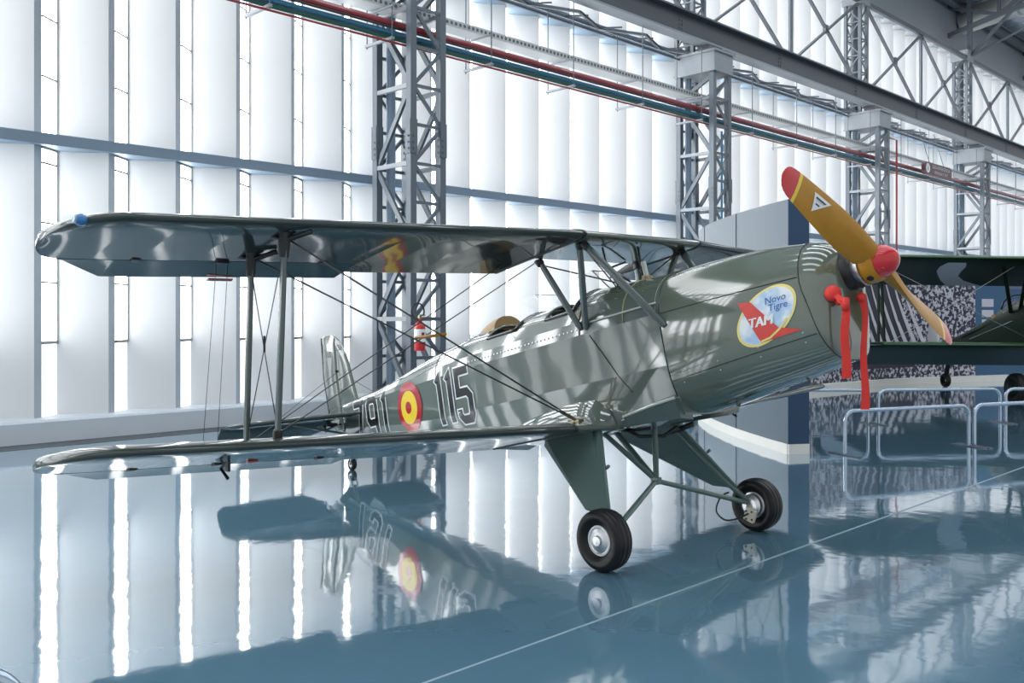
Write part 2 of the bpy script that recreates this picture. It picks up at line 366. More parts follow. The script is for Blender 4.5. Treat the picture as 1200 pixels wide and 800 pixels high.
# ------------------------------------------------------------------ steel columns
ORD = ['first', 'second', 'third', 'fourth']
for i in range(4):
    x = CX0+BAY*i; WX, WY = .74, 1.02
    t = thing('lattice_column', ['blue-grey lattice steel column behind the tail with a fire extinguisher on it', 'blue-grey lattice column rising behind the curved partition, second from the left', 'blue-grey lattice column just right of the propeller, third from the left', 'blue-grey lattice column at the right beside the maroon hanging sign'][i], 'column', (x, YC, 0), 0, 'lattice steel columns along the wall')
    ZT = 7.18
    for px_, py_ in ((.06, .06), (WX-.06, .06), (.06, WY-.06), (WX-.06, WY-.06)):
        o = cub('post', 'steel', (px_-.06, py_-.06, 0), (px_+.06, py_+.06, ZT), t)
        for sx, sy in ((-1, 0), (0, -1)):
            o = cub('splice_plate', 'steel', (px_-.065-(.012 if sx else 0), py_-.065-(.012 if sy else 0), 4.25), (px_+.065 if not sx else px_-.058, py_+.065 if not sy else py_-.058, 4.80), t)
        bm_ = MB()
        for q in range(3):
            bm_.lathe([(.0, .012), (.018, .012), (.018, 0)], (px_-.02, py_-.078, 4.33+q*.1), (0, -1, 0), 8)
            bm_.lathe([(.0, .012), (.018, .012), (.018, 0)], (px_-.078, py_-.02, 4.33+q*.1), (-1, 0, 0), 8)
        o = bm_.build('bolt_set', 'steeldark', t)
    z = .35; n = 0
    while z < ZT-.2:       # side faces
        z2 = min(z+1.25, ZT-.05)
        for xx in (.03, WX-.03):
            bar('batten', 'capital' if xx < .1 else 'steel', (xx, .08, z), (xx, WY-.08, z), .05, .07, t)  # left battens in a lighter colour, standing for light from the wall
            a, c = (.10, WY-.10) if n % 2 == 0 else (WY-.10, .10)
            bar('brace', 'steel', (xx+.02, a, z+.05), (xx+.02, c, z2-.05), .05, .085, t)
        z += 1.25; n += 1
    z = .35; n = 0
    while z < ZT-.2:       # front and back faces
        z2 = min(z+.625, ZT-.05)
        for yy in (.03, WY-.03):
            bar('batten', 'steel', (.10, yy, z), (WX-.10, yy, z), .04, .05, t)
            a, c = (.11, WX-.11) if n % 2 == 0 else (WX-.11, .11)
            bar('brace', 'steel', (a, yy, z+.04), (c, yy, z2-.04), .055, .04, t, (0, 1, 0))
        z += .625; n += 1
    b = MB(); b.tube([(.26, WY-.16, 0), (.26, WY-.16, ZT)], .075, 14); b.build('down_pipe', 'rail', t, True, sharp=.6)
    b = MB(); b.box((WX/2, WY/2-.0, 7.41), (WX+.03, WY+.06, .44)); b.box((WX/2, WY/2, 7.655), (WX+.12, WY+.14, .05)); b.box((WX/2, WY/2, 7.20), (WX+.08, WY+.1, .03)); b.build('capital', 'capital', t); cub('bearing_block', 'steeldark', (.10, .18, 7.68), (WX-.10, .50, 7.84), t)
    if i >= 1:             # slimmer upper column
        ux, uy, us = .06, .60, .44
        for ax in (0, us):
            for ay in (0, us):
                cub('upper_post', 'steel', (ux+ax-.045, uy+ay-.045, 7.68), (ux+ax+.045, uy+ay+.045, 11.0), t)
        z = 7.9; n = 0
        while z < 10.9:
            for q in (0, us):
                bar('lacing', 'steel', (ux+q, uy, z), (ux+q, uy+us, z), .035, .035, t); bar('lacing', 'steel', (ux, uy+q, z), (ux+us, uy+q, z), .035, .035, t)
                a, c = (0, us) if n % 2 else (us, 0)
                bar('lacing', 'steel', (ux+q, uy+a, z), (ux+q, uy+c, min(z+.50, 10.98)), .035, .035, t); bar('lacing', 'steel', (ux+a, uy+q, z), (ux+c, uy+q, min(z+.50, 10.98)), .035, .035, t)
            z += .50; n += 1
        b = MB(); b.tube([(ux+.22, uy+.26, 7.7), (ux+.22, uy+.26, 10.9)], .09, 12); b.build('upper_pipe', 'steeldark', t, True, sharp=.6)
        cub('upper_cap', 'capital', (ux-.08, uy-.08, 10.92), (ux+us+.08, uy+us+.08, 11.3), t)
# crane runway beam
t = thing('crane_beam', 'long dark grey steel runway beam resting on the column capitals', 'beam', (20, 11.94, 7.84))
bar('web', 'beam', (-18, 0, .29), (30, 0, .29), .03, .52, t); bar('flange', 'steeldark', (-18, 0, .56), (30, 0, .56), .34, .04, t)
bar('flange', 'capital', (-18, 0, .02), (30, 0, .02), .34, .04, t)
b = MB()
for q in range(12):
    for k in range(5): b.lathe([(0, .015), (.02, .015), (.02, 0)], (-11.6+q*4.345, -.016, .10+k*.09), (0, -1, 0), 6); b.lathe([(0, .015), (.02, .015), (.02, 0)], (-11.5+q*4.345, -.016, .10+k*.09), (0, -1, 0), 6)
b.build('bolt_rows', 'steeldark', t)['kind'] = 'stuff'
b = MB(); b.box((6, 0, .61), (48, .09, .06)); b.build('crane_rail', 'steeldark', t)
# walkway lattice between the beam and the wall
t = thing('wind_girder', 'horizontal lattice girder of thin grey members behind the runway beam', 'girder', (20, 12.24, 7.72))
bar('chord', 'capital', (-18, .28, -.02), (30, .28, -.02), .05, .06, t); bar('chord', 'steeldark', (-18, .28, -.12), (30, .28, -.12), .035, .035, t)
for q in range(44):
    xx = -18+q*1.086
    bar('lacing', 'steeldark' if q % 2 else 'capital', (xx, -.12 if q % 2 else .28, -.02), (xx+1.086, .28 if q % 2 else -.12, -.02), .05, .06, t)
    bar('lacing', 'steel', (xx, .28, -.02), (xx+.3, -.1, -.02), .03, .03, t)
    if q % 4 == 0: bar('lacing', 'steel', (xx+.5, .28, -.10), (xx+.5, .72, .10), .04, .04, t)
# X bracing above the beam
t = thing('tie_beam', 'thin dark horizontal tie linking the tops of the upper columns', 'beam', (20, 12.22, 11.02))
bar('tie', 'steeldark', (-6, 0, 0), (30, 0, 0), .11, .13, t)
bn = ['crossed steel braces above the runway beam between the first and second columns', 'crossed steel braces above the runway beam left of the third column', 'crossed steel braces above the runway beam between the third and fourth columns', 'crossed steel braces above the runway beam right of the fourth column']
for i in range(4):
    xa = CX0+BAY*i+.62; xb = CX0+BAY*(i+1)-.02; xm = (xa+xb)/2
    t = thing('cross_bracing', bn[i], 'bracing', (xm, 12.22, 8.42), 0, 'crossed bracing above the runway beam')
    for s in (-1, 1):
        hw = (xb-xa)/2
        bar('diagonal', 'steeldark', (s*.08, 0, 2.49), (s*hw, 0, 0), .09, .05, t); bar('diagonal', 'steeldark', (s*hw, .03, 2.49), (s*.08, .03, 0), .09, .05, t)
        cub('gusset', 'steeldark', (s*hw/2-.09, -.03, 1.18), (s*hw/2+.09, .06, 1.40), t)
    for q in (-.05, .05): bar('king_post', 'steel', (q, 0, 0), (q, 0, 2.52), .05, .06, t)
    cub('gusset', 'steeldark', (-.14, -.03, 2.38), (.14, .05, 2.52), t)
# ------------------------------------------------------------------ services: tray, pipes, supports, sign, extinguisher
PY = 12.05
def service(name, lab, m, y, z, r, x0=-4, x1=50):
    b = MB(); b.tube([(0, 0, 0), (x1-x0, 0, 0)], r, 10); o = b.build(name, m, None, True, sharp=.6); o.location = (x0, y, z); return tag(o, lab, 'pipe')
service('red_pipe', 'thick dark red pipe on the hangers, uppermost of the pipes', 'pipered', PY-.10, 6.36, .057)
service('blue_pipe', 'blue pipe on the hall side, right below the thick red pipe', 'pipeblue', PY-.15, 6.20, .034)
service('blue_pipe', 'second blue pipe, on the wall side of the first', 'pipeblue', PY-.06, 6.20, .034)
service('green_pipe', 'dark green pipe below the two blue pipes', 'pipegreen', PY-.11, 6.125, .036)
service('black_pipe', 'thin black pipe between the thick red pipe and the blue pipes', 'black', PY-.215, 6.255, .018)
service('thin_red_pipe', 'thin dark red pipe hanging below all the other pipes', 'pipered', PY-.24, 6.01, .018)
t = thing('cable_tray', 'perforated galvanised cable tray hung above the red pipe', 'tray', (-4, PY+.1, 6.62))
bar('tray_side', 'tray', (0, -.17, .05), (54, -.17, .05), .012, .12, t); bar('tray_side', 'tray', (0, .17, .05), (54, .17, .05), .012, .12, t)
bar('tray_bottom', 'tray', (0, 0, -.005), (54, 0, -.005), .34, .012, t)
b = MB()
for q in range(540): b.box((q*.1+.05, -.178, .05), (.05, .006, .05))
b.build('slots', 'steeldark', t)['kind'] = 'stuff'
nn = 0
sup_x = [CX0-4.6+BAY/4*j for j in range(0, 20)]
WORDS = ['first', 'second', 'third', 'fourth', 'fifth', 'sixth', 'seventh', 'eighth', 'ninth', 'tenth', 'eleventh', 'twelfth', 'thirteenth', 'fourteenth', 'fifteenth', 'sixteenth', 'seventeenth', 'eighteenth', 'nineteenth', 'twentieth']
for j, x in enumerate(sup_x):
    t = thing('pipe_hanger', 'white trapeze hanger with two thin rods carrying the pipes, %s from the left' % WORDS[j], 'hanger', (x, PY, 6.056), 0, 'trapeze hangers under the pipes')
    bar('crossbar', 'capital', (0, -.33, 0), (0, .40, 0), .05, .04, t); bar('crossbar', 'capital', (0, -.33, .515), (0, .40, .515), .03, .03, t)
    bar('rod', 'steel', (0, -.30, -.05), (0, -.30, 1.62), .014, .014, t); bar('rod', 'steel', (0, .37, -.05), (0, .37, 1.62), .014, .014, t)
# vertical service drops
o = MB(); o.tube([(CX0+BAY+.52, YC+.12, 2.2), (CX0+BAY+.52, YC+.12, 5.9)], .028, 8)
tag(o.build('blue_drop_pipe', 'pipeblue', None, True, sharp=.6), 'thin blue vertical pipe inside the second lattice column', 'pipe')
o = MB(); o.tube([(CX0+2*BAY+.78, YC+.03, 6.95), (CX0+2*BAY+1.3, YC+.03, 6.95), (CX0+2*BAY+1.3, YC+.03, 1.2)], .03, 8)
tag(o.build('red_drop_pipe', 'pipered', None, True, sharp=.6), 'thin red vertical pipe descending right of the third column', 'pipe')
# hanging sign
SX = 31.07
t = thing('hanging_sign', 'maroon hanging emergency exit sign under the cable tray', 'sign', (SX, 11.62, 6.36))
R = (1.9, .62)
b = MB(); pts = []
for k in range(24):
    a = 2*PI*k/24; ex = .96 if cos(a) >= 0 else -.96
    pts.append((ex+.16*cos(a), .15*sin(a)+(.05 if sin(a) > 0 else -.05)))
b.loft([[(px_, y, pz_) for px_, pz_ in pts] for y in (-.06, .06)]); b.build('board', 'signred', t)
b = MB(); b.lathe([(0, .004), (.15, .004), (.15, 0)], (-.90, -.062, 0), (0, -1, 0), 24); b.build('icon_disc', 'white', t)
b = MB(); b.box((-.90, -.07, -.02), (.06, .006, .12)); b.lathe([(0, .004), (.03, .004), (.03, 0)], (-.90, -.068, .085), (0, -1, 0), 10); b.build('icon_figure', 'rail', t)
for s, sz, z in (('SAÍDA/EMERGÊNCIA', .165, .075), ('EMERGENCY EXIT', .14, -.09)):
    v, f = text_mesh(s, sz); b = MB(); b.add([(x*1.0+.20, -.064, y+z) for x, y, _ in v], f); b.build('lettering', 'printgrey', t, recalc=False)
for q in (-.6, .6): bar('rod', 'steel', (q, 0, .18), (q, .33, 1.33), .016, .016, t)
# fire extinguisher on the first column
t = thing('fire_extinguisher', 'red and white fire extinguisher hung on the lattice column behind the tail', 'extinguisher', (CX0+.03, YC-.19, 1.10))
b = MB(); b.lathe([(0, 0), (.085, 0), (.09, .02), (.09, .12), (.09, .36), (.085, .40), (.06, .44), (.03, .46), (.03, .5), (0, .5)], (0, 0, 0), (0, 0, 1), 24); b.build('cylinder', 'extred', t, True, sharp=.7)
b = MB(); b.lathe([(.0915, .14), (.0915, .34)], (0, 0, 0), (0, 0, 1), 24); b.build('paper_label', 'white', t, True)
b = MB(); b.box((-.01, -.0935, .26), (.06, .004, .06)); b.build('label_mark', 'roundred', t)
b = MB(); b.box((0, 0, .52), (.04, .04, .06)); b.box((.05, 0, .56), (.12, .02, .02)); b.build('valve', 'brass', t)
b = MB(); b.tube([(-.02+.0, 0, .5)]+[(-.13*cos(a)-.01+(-.03), 0, .62+.13*sin(a)) for a in [(-PI/2)+(PI*1.55)*k/12+.3 for k in range(13)]], .013, 8); b.build('hose', 'black', t, True)
cub('bracket', 'steeldark', (-.03, .08, .2), (.03, .195, .4), t)
# ------------------------------------------------------------------ curved partition, mural wall, barriers
C_ = [Vector(p) for p in ((10.125, 5.516, 0), (10.41, 5.94, 0), (11.11, 6.857, 0), (11.965, 7.80, 0), (12.85, 8.58, 0), (13.9, 9.25, 0))]
t = thing('curved_partition', 'tall curved grey-blue partition with navy end behind the nose', 'partition', C_[0])
def curve_pts(P, n):
    xs = [0]
    for a, c in zip(P, P[1:]): xs.append(xs[-1]+(c-a).length)
    return [Vector((interp(xs[-1]*i/n, xs, [p.x for p in P]), interp(xs[-1]*i/n, xs, [p.y for p in P]), 0)) for i in range(n+1)]
cp = [p-C_[0] for p in curve_pts(C_, 24)]
def offs(P, d):
    out = []
    for i, p in enumerate(P):
        tg = (P[min(i+1, len(P)-1)]-P[max(i-1, 0)]).normalized(); out.append(p+Vector((tg.y, -tg.x, 0))*d)
    return out
ob = offs(cp, .27)
def wallstrip(f, bk, z0, z1):
    b = MB(); b.loft([[(f[i].x, f[i].y, z0), (f[i].x, f[i].y, z1), (bk[i].x, bk[i].y, z1), (bk[i].x, bk[i].y, z0)] for i in range(len(f))]); return b
wallstrip(cp, ob, .12, 3.04).build('curved_panel', 'partition', t, True, sharp=.6)
wallstrip(offs(cp, -.012), offs(cp, .282), 0, .12).build('skirting', 'skirt', t, True, sharp=.6)
e0, e1 = cp[0], ob[0]; tg = (cp[0]-cp[1]).normalized()
b = MB(); b.loft([[(p.x+tg.x*q, p.y+tg.y*q, z) for p, q in ((e0, 0), (e1, 0), (e1, .02), (e0, .02))] for z in (.12, 3.04)]); b.build('end_panel', 'navy', t)
b = MB(); b.loft([[(p.x+tg.x*q, p.y+tg.y*q, z) for p, q in ((e0, -.0), (e1, 0), (e1, .032), (e0, .032))] for z in (0, .12)]); b.build('end_skirting', 'skirt', t)
for sname in (.33, .66):
    k = int(24*sname); p = offs(cp, -.003)[k]; cub('panel_joint', 'seam', (p.x-.004, p.y-.004, .12), (p.x+.004, p.y+.004, 3.04), t)
# mural wall
mp = [Vector(p) for p in ((17.2, 9.85, 0), (19.07, 9.78, 0), (20.86, 9.60, 0), (22.6, 9.25, 0), (24.776, 8.365, 0), (26.91, 7.40, 0), (29.5, 6.0, 0))]
t = thing('mural_wall', 'low exhibition wall printed with a crowd photograph, navy at right', 'display', mp[3])
mm = [p-mp[3] for p in curve_pts(mp, 30)]
ki = min(range(31), key=lambda k: (mm[k]-(mp[4]-mp[3])).length); ks = min(range(31), key=lambda k: (mm[k]-(mp[2]-mp[3])).length)
back = offs(mm, -.2)
f0 = offs(mm, .0)
wallstrip(offs(mm, -.06), back, .1, 2.75).build('wall_core', 'navy', t, True, sharp=.6)
wallstrip(f0[:ki+1], offs(mm, -.058)[:ki+1], .14, 2.74).build('crowd_print', 'crowd', t, True, sharp=.6)
wallstrip(offs(mm, .16), offs(mm, -.26), 0, .14).build('plinth', 'skirt', t, True, sharp=.6)
blu = mat('blue_display_paint', (.028, .10, .20), .5, noise=(2, .08))
wallstrip(f0[ki:], offs(mm, -.058)[ki:], .14, 2.74).build('blue_print', blu, t, True, sharp=.6)
# the print's left part: bold white wing-like strokes, as flat print a hair proud of the wall
def mural_pt(s, z, d=.004):     # s metres along the print from px-left corner
    L = 0; o = offs(mm, d)
    for a, c in zip(o[ks:], o[ks+1:]):
        l = (c-a).length
        if L+l >= s: p = a+(c-a)*((s-L)/l); return Vector((p.x, p.y, z))
        L += l
    return Vector((o[-1].x, o[-1].y, z))
b = MB(); b.loft([[mural_pt(2.35*q/16, .4, .008), mural_pt((2.6-.9*1)*q/16, 2.7, .008)] for q in range(17)], closed=False, cap0=False, cap1=False); b.build('print_ground', mat('print_navy', (.012, .010, .035), .5, noise=(4, .2)), t)
for q in range(9):
    b = MB(); x0 = -.35+q*.30
    P = []
    for z, dx, w_ in ((.62, .75, .15), (1.1, .45, .14), (1.6, .18, .11), (2.1, -.05, .07), (2.5, -.2, .03)):
        sx = max(0.0, x0+dx)
        P.append((mural_pt(sx, z, .016), mural_pt(sx+w_, z, .016)))
    vs = [p for pr in P for p in pr]
    b.add(vs, [(2*i, 2*i+1, 2*i+3, 2*i+2) for i in range(4)]); b.build('print_stroke', 'printgrey', t, recalc=False)
def blue_pt(s, z, d=.004):
    L = 0; o = offs(mm, d)
    for a, c in zip(o[ki:], o[ki+1:]):
        l = (c-a).length
        if L+l >= s: p = a+(c-a)*((s-L)/l); return Vector((p.x, p.y, z))
        L += l
    return Vector((o[-1].x, o[-1].y, z))
txm = mat('print_text_block', (.10, .13, .24), .5, noise=(30, .3))
for s0, s1, z0, z1, nm, mm_ in ((1.0, 3.2, 2.33, 2.72, 'text_block', txm), (1.0, 3.2, 1.72, 2.08, 'text_block', txm), (.22, .62, 1.88, 2.08, 'print_photo', 'printgrey'), (.22, .62, 1.62, 1.80, 'print_photo', 'printgrey'), (.22, .62, 1.38, 1.56, 'print_photo', 'printgrey')):
    b = MB(); b.add([blue_pt(s0, z0), blue_pt(s1, z0), blue_pt(s1, z1), blue_pt(s0, z1)], [(0, 1, 2, 3)]); b.build(nm, mm_, t)
# barriers
def barrier(p0, p1, label, r=.024, h=.52, rad=.13):
    a = cw(*p0); c = cw(*p1); d = c-a; L = d.length; ang = math.atan2(d.y, d.x)
    t = thing('barrier', label, 'barrier', a, ang, 'low tubular floor barriers')
    P = [(0, 0, .01)]
    for k in range(9): q = PI-PI/2*k/8; P.append((rad+rad*cos(q), 0, h-rad+rad*sin(q)))
    for k in range(9): q = PI/2-PI/2*k/8; P.append((L-rad+rad*cos(q), 0, h-rad+rad*sin(q)))
    P.append((L, 0, .01))
    b = MB(); b.tube(P, r, 14); b.build('tube', 'chrome', t, True, sharp=.8)
    for x in (0, L): cub('base_plate', 'steel', (x-.034, -.25, 0), (x+.034, .25, .012), t)
barrier((3.948, 10.983), (5.77, 11.70), 'near barrier right of the curved partition, its left end free on the floor')
barrier((5.86, 11.735), (7.68, 12.45), 'near barrier cut off by the right frame edge')
barrier((3.42, 14.06), (5.42, 14.095), 'far barrier whose left end is hidden by the navy partition end')
barrier((5.58, 14.10), (7.55, 14.32), 'far barrier in the middle, wholly visible behind the near one')
barrier((7.64, 14.33), (9.6, 14.56), 'far barrier by the big black wheel of the green biplane')
barrier((-3.5, 2.93), (-1.545, 2.93), 'closest barrier, only its bent corner showing at the bottom left')
# ------------------------------------------------------------------ olive biplane: frames
TH = math.radians(12.4); CT, ST = cos(TH), sin(TH)
PL = thing('biplane', 'glossy olive grey vintage biplane with wooden propeller on the blue floor', 'airplane', (5.513, 3.782, 0), math.radians(-93.456))
def G(a, b_, z): return Vector((a, -b_, z))                                   # aircraft ground frame (forward, starboard, up)
def B(u, b_, v): return Vector((1.41+u*CT-v*ST, -b_, 1.97+u*ST+v*CT))          # along thrust line, starboard, normal to it; origin at the hub
DF = (CT, 0, ST); DV = (-ST, 0, CT)
# fuselage shape -------------------------------------------------
US = [-6.15, -5.8, -5.2, -4.6, -4.0, -3.4, -2.8, -2.2, -1.7, -1.38]
WU = [.035, .075, .15, .225, .30, .355, .372, .375, .37, .36]
VC = [-.20, -.24, -.30, -.34, -.36, -.36, -.36, -.36, -.36, -.36]
VBm = [-.33, -.38, -.46, -.54, -.61, -.67, -.71, -.72, -.71, -.70]
VT_U = [-6.15, -5.9, -5.54, -5.05, -4.47, -3.77, -3.5, -3.3, -2.85, -2.5, -2.15, -1.8, -1.38]
VT = [.050, .060, .075, .135, .235, .310, .325, .31, .325, .32, .36, .335, .30]
def fs(u):
    wu = interp(u, US, WU); return wu, interp(u, VT_U, VT), interp(u, US, VC), wu*.80, interp(u, US, VBm)
def fus_b(u, v):
    wu, vt, vc, wl, vb = fs(u)
    if v > 0: return wu*max(0, 1-(v/vt)**2)**.5
    if v >= vc: return wu
    return wl+(wu-wl)*(v-vb)/(vc-vb)
def urange(a, c, st=.1):
    n = max(1, int(round(abs(c-a)/st))); return [a+(c-a)*i/n for i in range(n+1)]
SILL = .20
def sill_v(u): return min(SILL, fs(u)[1]*.62)
# lower body: open sheet sill -> longeron -> crease -> belly
b = MB(); rings = []
for u in urange(-6.15, -1.38):
    wu, vt, vc, wl, vb = fs(u); sv = sill_v(u)
    h = [(fus_b(u, sv), sv), (fus_b(u, sv*.5), sv*.5), (wu, 0)]
    for k in (1, 2, 3): h.append((wu-.004*sin(PI*k/4), vc*k/4))
    h.append((wu, vc))
    for k in (1, 2): h.append((wu+(wl-wu)*k/3, vc+(vb-vc)*k/3))
    h.append((wl, vb)); h.append((wl*.5, vb-.012)); h.append((0, vb-.015))
    full = h+[(-p, q) for p, q in h[:-1]][::-1]
    rings.append([B(u, p, q) for p, q in full])
b.loft(rings, closed=False, cap0=True, cap1=True)
FU = b.build('fuselage', 'fabric', PL, True, sharp=.10)
def deck(name, ua, uc, m, rake0=0, rake1=0, n=14, sub=.08):
    b = MB(); rings = []
    us = urange(ua, uc, sub)
    for i, u in enumerate(us):
        wu, vt, vc, wl, vb = fs(u); sv = sill_v(u); w0 = fus_b(u, sv); a0 = math.asin(min(1, sv/vt))
        r = []
        for k in range(n+1):
            a = a0+(PI-2*a0)*k/n; v = vt*sin(a); t_ = i/(len(us)-1)
            du = (rake0*(1-t_)+rake1*t_)*(v-sv)
            r.append(B(u+du, wu*cos(a), v+.001))
        rings.append(r)
    b.loft(rings, closed=False, cap0=False, cap1=False)
    return b.build(name, m, PL, True, sharp=.7)
deck('front_deck', -2.24, -1.38, 'olive', rake0=.25); deck('middle_deck', -2.93, -2.58, 'olive', rake0=.45); deck('turtle_deck', -6.15, -3.32, 'fabric', n=8, sub=.25)
# cockpit interior and rims
b = MB(); b.loft([[B(u, s*fus_b(u, .0)*.96, v) for s, v in ((1, .09), (1, -.42), (-1, -.42), (-1, .09))] for u in (-3.45, -2.1)], closed=False); b.build('cockpit_tub', 'darkin', PL)
for u in (-2.22, -2.86, -3.40):
    b = MB(); wu, vt, *_ = fs(u); b.add([B(u, wu*.93*cos(PI*k/12), vt*.93*sin(PI*k/12)) for k in range(13)]+[B(u, -wu*.93, -.42), B(u, wu*.93, -.42)], [tuple(range(15))]); b.build('bulkhead', 'darkin', PL)
def rim(u, rake, m='ink', r=.016, nst=16):
    wu, vt, *_ = fs(u); a0 = math.asin(sill_v(u)/vt); P = []
    for k in range(nst+1):
        a = a0+(PI-2*a0)*k/nst; v = vt*sin(a); P.append(B(u+rake*(v-sill_v(u)), wu*cos(a)*1.005, v+.006))
    b = MB(); b.tube(P, r, 8); return b.build('cockpit_rim', m, PL, True)
rim(-2.24, .25); rim(-2.93, .45); rim(-3.32, 0, 'olive', .012); rim(-2.58, 0, 'olive', .012)
for s in (1, -1):
    for ua, uc in ((-2.58, -2.24), (-3.32, -2.93)):
        b = MB(); b.tube([B(u, s*(fus_b(u, SILL)+.004), SILL+.004) for u in urange(ua, uc, .06)], .012, 8); b.build('cockpit_sill', 'ink', PL, True)
# rivets along the cockpit side seam
b = MB()
for u in urange(-3.7, -2.1, .045):
    for s in (1, -1): b.lathe([(0, .004), (.006, .003), (.007, 0)], B(u, s*(fus_b(u, .045)), .045), (0, -s, 0), 6)
b.build('rivet_line', 'alu', PL)['kind'] = 'stuff'
# deck panel seams and straps
def hoop(u, m, r, a0=.0, a1=PI, scale=1.004):
    wu, vt, *_ = fs(u); b = MB()
    b.tube([B(u, wu*cos(a0+(a1-a0)*k/18)*scale, vt*sin(a0+(a1-a0)*k/18)*scale) for k in range(19)], r, 6); return b
hoop(-2.16, 'brass', .006).build('brass_strap', 'brass', PL, True); hoop(-1.72, 'brass', .005).build('brass_strap', 'brass', PL, True); hoop(-1.43, 'pale', .0012).build('deck_seam', 'pale', PL, True)
hoop(-4.1, 'seam', .0025).build('deck_seam', 'seam', PL, True)
# side flange where deck meets the flank
for s in (1, -1):
    b = MB(); b.tube([B(u, s*(fus_b(u, .075)+.004), .075) for u in urange(-2.08, -1.42)], .008, 6); b.build('deck_flange', 'pale', PL, True)
# headrest behind the rear seat
b = MB()
b.loft([[B(-3.34-.46*t_, .17*(1-t_**1.6)*cos(PI*k/10), .27+(.10*(1-t_**2.0))*sin(PI*k/10)*1.25+.015) for k in range(11)] for t_ in (0, .15, .35, .55, .75, .9, 1)], closed=False, cap0=True, cap1=False)
b.build('headrest', 'leather', PL, True, sharp=.7)
# seats and pilots' dark interior shapes
for u in (-2.52, -3.28):
    b = MB(); b.box(B(u, 0, -.1), (.06, .44, .5), Matrix.Rotation(-TH, 3, 'Y')); b.build('seat_back', 'leather', PL)
# windscreens: sloping front pane and two side panes
for u, vt0, hgt in ((-2.02, .335, .16), (-2.70, .30, .17)):
    f = MB()
    w_ = .20
    p = [B(u+.10, w_*.9, vt0-.07), B(u+.10, -w_*.9, vt0-.07), B(u-.12, -w_*.75, vt0+hgt), B(u-.12, w_*.75, vt0+hgt)]
    f.add(p, [(0, 1, 2, 3)])
    ws = f.build('windscreen', 'plexi', PL)
    for s in (1, -1):
        q = MB(); q.add([B(u+.10, s*w_*.9, vt0-.07), B(u-.12, s*w_*.75, vt0+hgt), B(u-.27, s*w_*1.15, vt0+hgt-.03), B(u-.16, s*w_*1.2, vt0-.11)], [(0, 1, 2, 3)]); q.build('side_pane', 'plexi', ws)
    for a, c in ((0, 3), (1, 2), (2, 3), (0, 1)):
        q = MB(); q.tube([p[a], p[c]], .005, 6); q.build('frame', 'alu', ws)
for s in (1, -1):
    b = MB(); b.tube([B(-2.06+.30*i/12, s*(fus_b(-2.06+.30*i/12, -.02-.47*i/12)+.002), -.02-.47*i/12) for i in range(13)], .003, 5); b.build('fabric_seam', 'seam', PL, True)
# ------------------------------------------------------------------ engine cowling
CU = [-1.42, -1.2, -.9, -.65, -.5, -.36]
CW = [.372, .372, .360, .335, .312, .285]
CTp = [.305, .302, .288, .268, .246, .221]
CB = [-.715, -.69, -.64, -.60, -.570, -.545]
VM = -.17; NU, NL = 2.5, 3.0
def cs(u): return interp(u, CU, CW), interp(u, CU, CTp), interp(u, CU, CB)
def cowl_b(u, v):
    w_, t_, o_ = cs(u)
    if v >= VM: return w_*max(0, 1-((v-VM)/(t_-VM))**NU)**(1/NU)
    return w_*max(0, 1-((VM-v)/(VM-o_))**NL)**(1/NL)
SV = [-.56, -.546, -.506, -.392, -.174, -.05, .25]; SU = [-.255, -.257, -.268, -.300, -.341, -.368, -.372]
def seam_u(v): return interp(v, SV, SU)
def sring(w_, t_, o_, fu, n=48, wscale=1.0):
    r = []
    for k in range(n):
        a = 2*PI*k/n; c, s = cos(a), sin(a)
        N_ = NU if s >= 0 else NL
        x = math.copysign(abs(c)**(2/N_), c)*w_; v = VM+math.copysign(abs(s)**(2/N_), s)*((t_-VM) if s >= 0 else (VM-o_))
        r.append(B(fu(v), x, v))
    return r
b = MB(); rings = []
for i in range(15):
    t_ = i/14
    u0 = -1.40+t_*(1.40-.36)
    rings.append(sring(*cs(u0), lambda v, t_=t_: -1.40+t_*(seam_u(v)+1.40)))
b.loft(rings, cap0=True, cap1=False); CWL = b.build('cowling', 'olive', PL, True, sharp=.8)
def cowl_bs(u, v):    # side of the sheared mesh at real u
    us = seam_u(v); t_ = (u+1.40)/(us+1.40); return cowl_b(-1.40+t_*1.04, v)
# nose bowl
b = MB(); rings = []
for f_, ws, tt, oo in ((0, .285, .221, -.545), (.12, .282, .218, -.542), (.35, .272, .205, -.532), (.58, .252, .184, -.515), (.78, .222, .158, -.492), (.91, .178, .132, -.468), (.98, .140, .11, -.448), (1.0, .105, .085, -.42)):
    rings.append(sring(ws, tt, oo, lambda v, f_=f_: seam_u(v)*(1-f_)+(-.172-.13*max(0, -v-.06))*f_))
b.loft(rings, cap0=False, cap1=True); b.build('nose_bowl', 'olive', PL, True, sharp=.8)
def seam_line(pts, name, m='seam', r=.003, parent=PL):
    b = MB(); b.tube(pts, r, 5); return b.build(name, m, parent, True)
r_ = sring(.2862, .2225, -.5465, seam_u); seam_line(r_+[r_[0]], 'cowl_seam')
for s in (1, -1):
    seam_line([B(u, s*(cowl_bs(u, -.005)+.001), -.005) for u in urange(-1.39, -.38)], 'cowl_seam')
    seam_line([B(u, s*(cowl_bs(u, -.475+(u+1.42)*.1)+.001), -.475+(u+1.42)*.1) for u in urange(-1.39, -.32)], 'cowl_seam')
    b = MB()
    for u in urange(-1.3, -.4, .3):
        for dv in (.03, -.03):
            v = -.475+(u+1.42)*.1+dv; b.lathe([(0, .002), (.004, .002), (.005, 0)], B(u, s*cowl_bs(u, v), v), (0, -s, 0), 8)
    b.build('cowl_fasteners', 'pale', PL)['kind'] = 'stuff'
hr = sring(.373, .306, -.716, lambda v: -1.40); seam_line(hr+[hr[0]], 'firewall_seam', 'seam', .004)
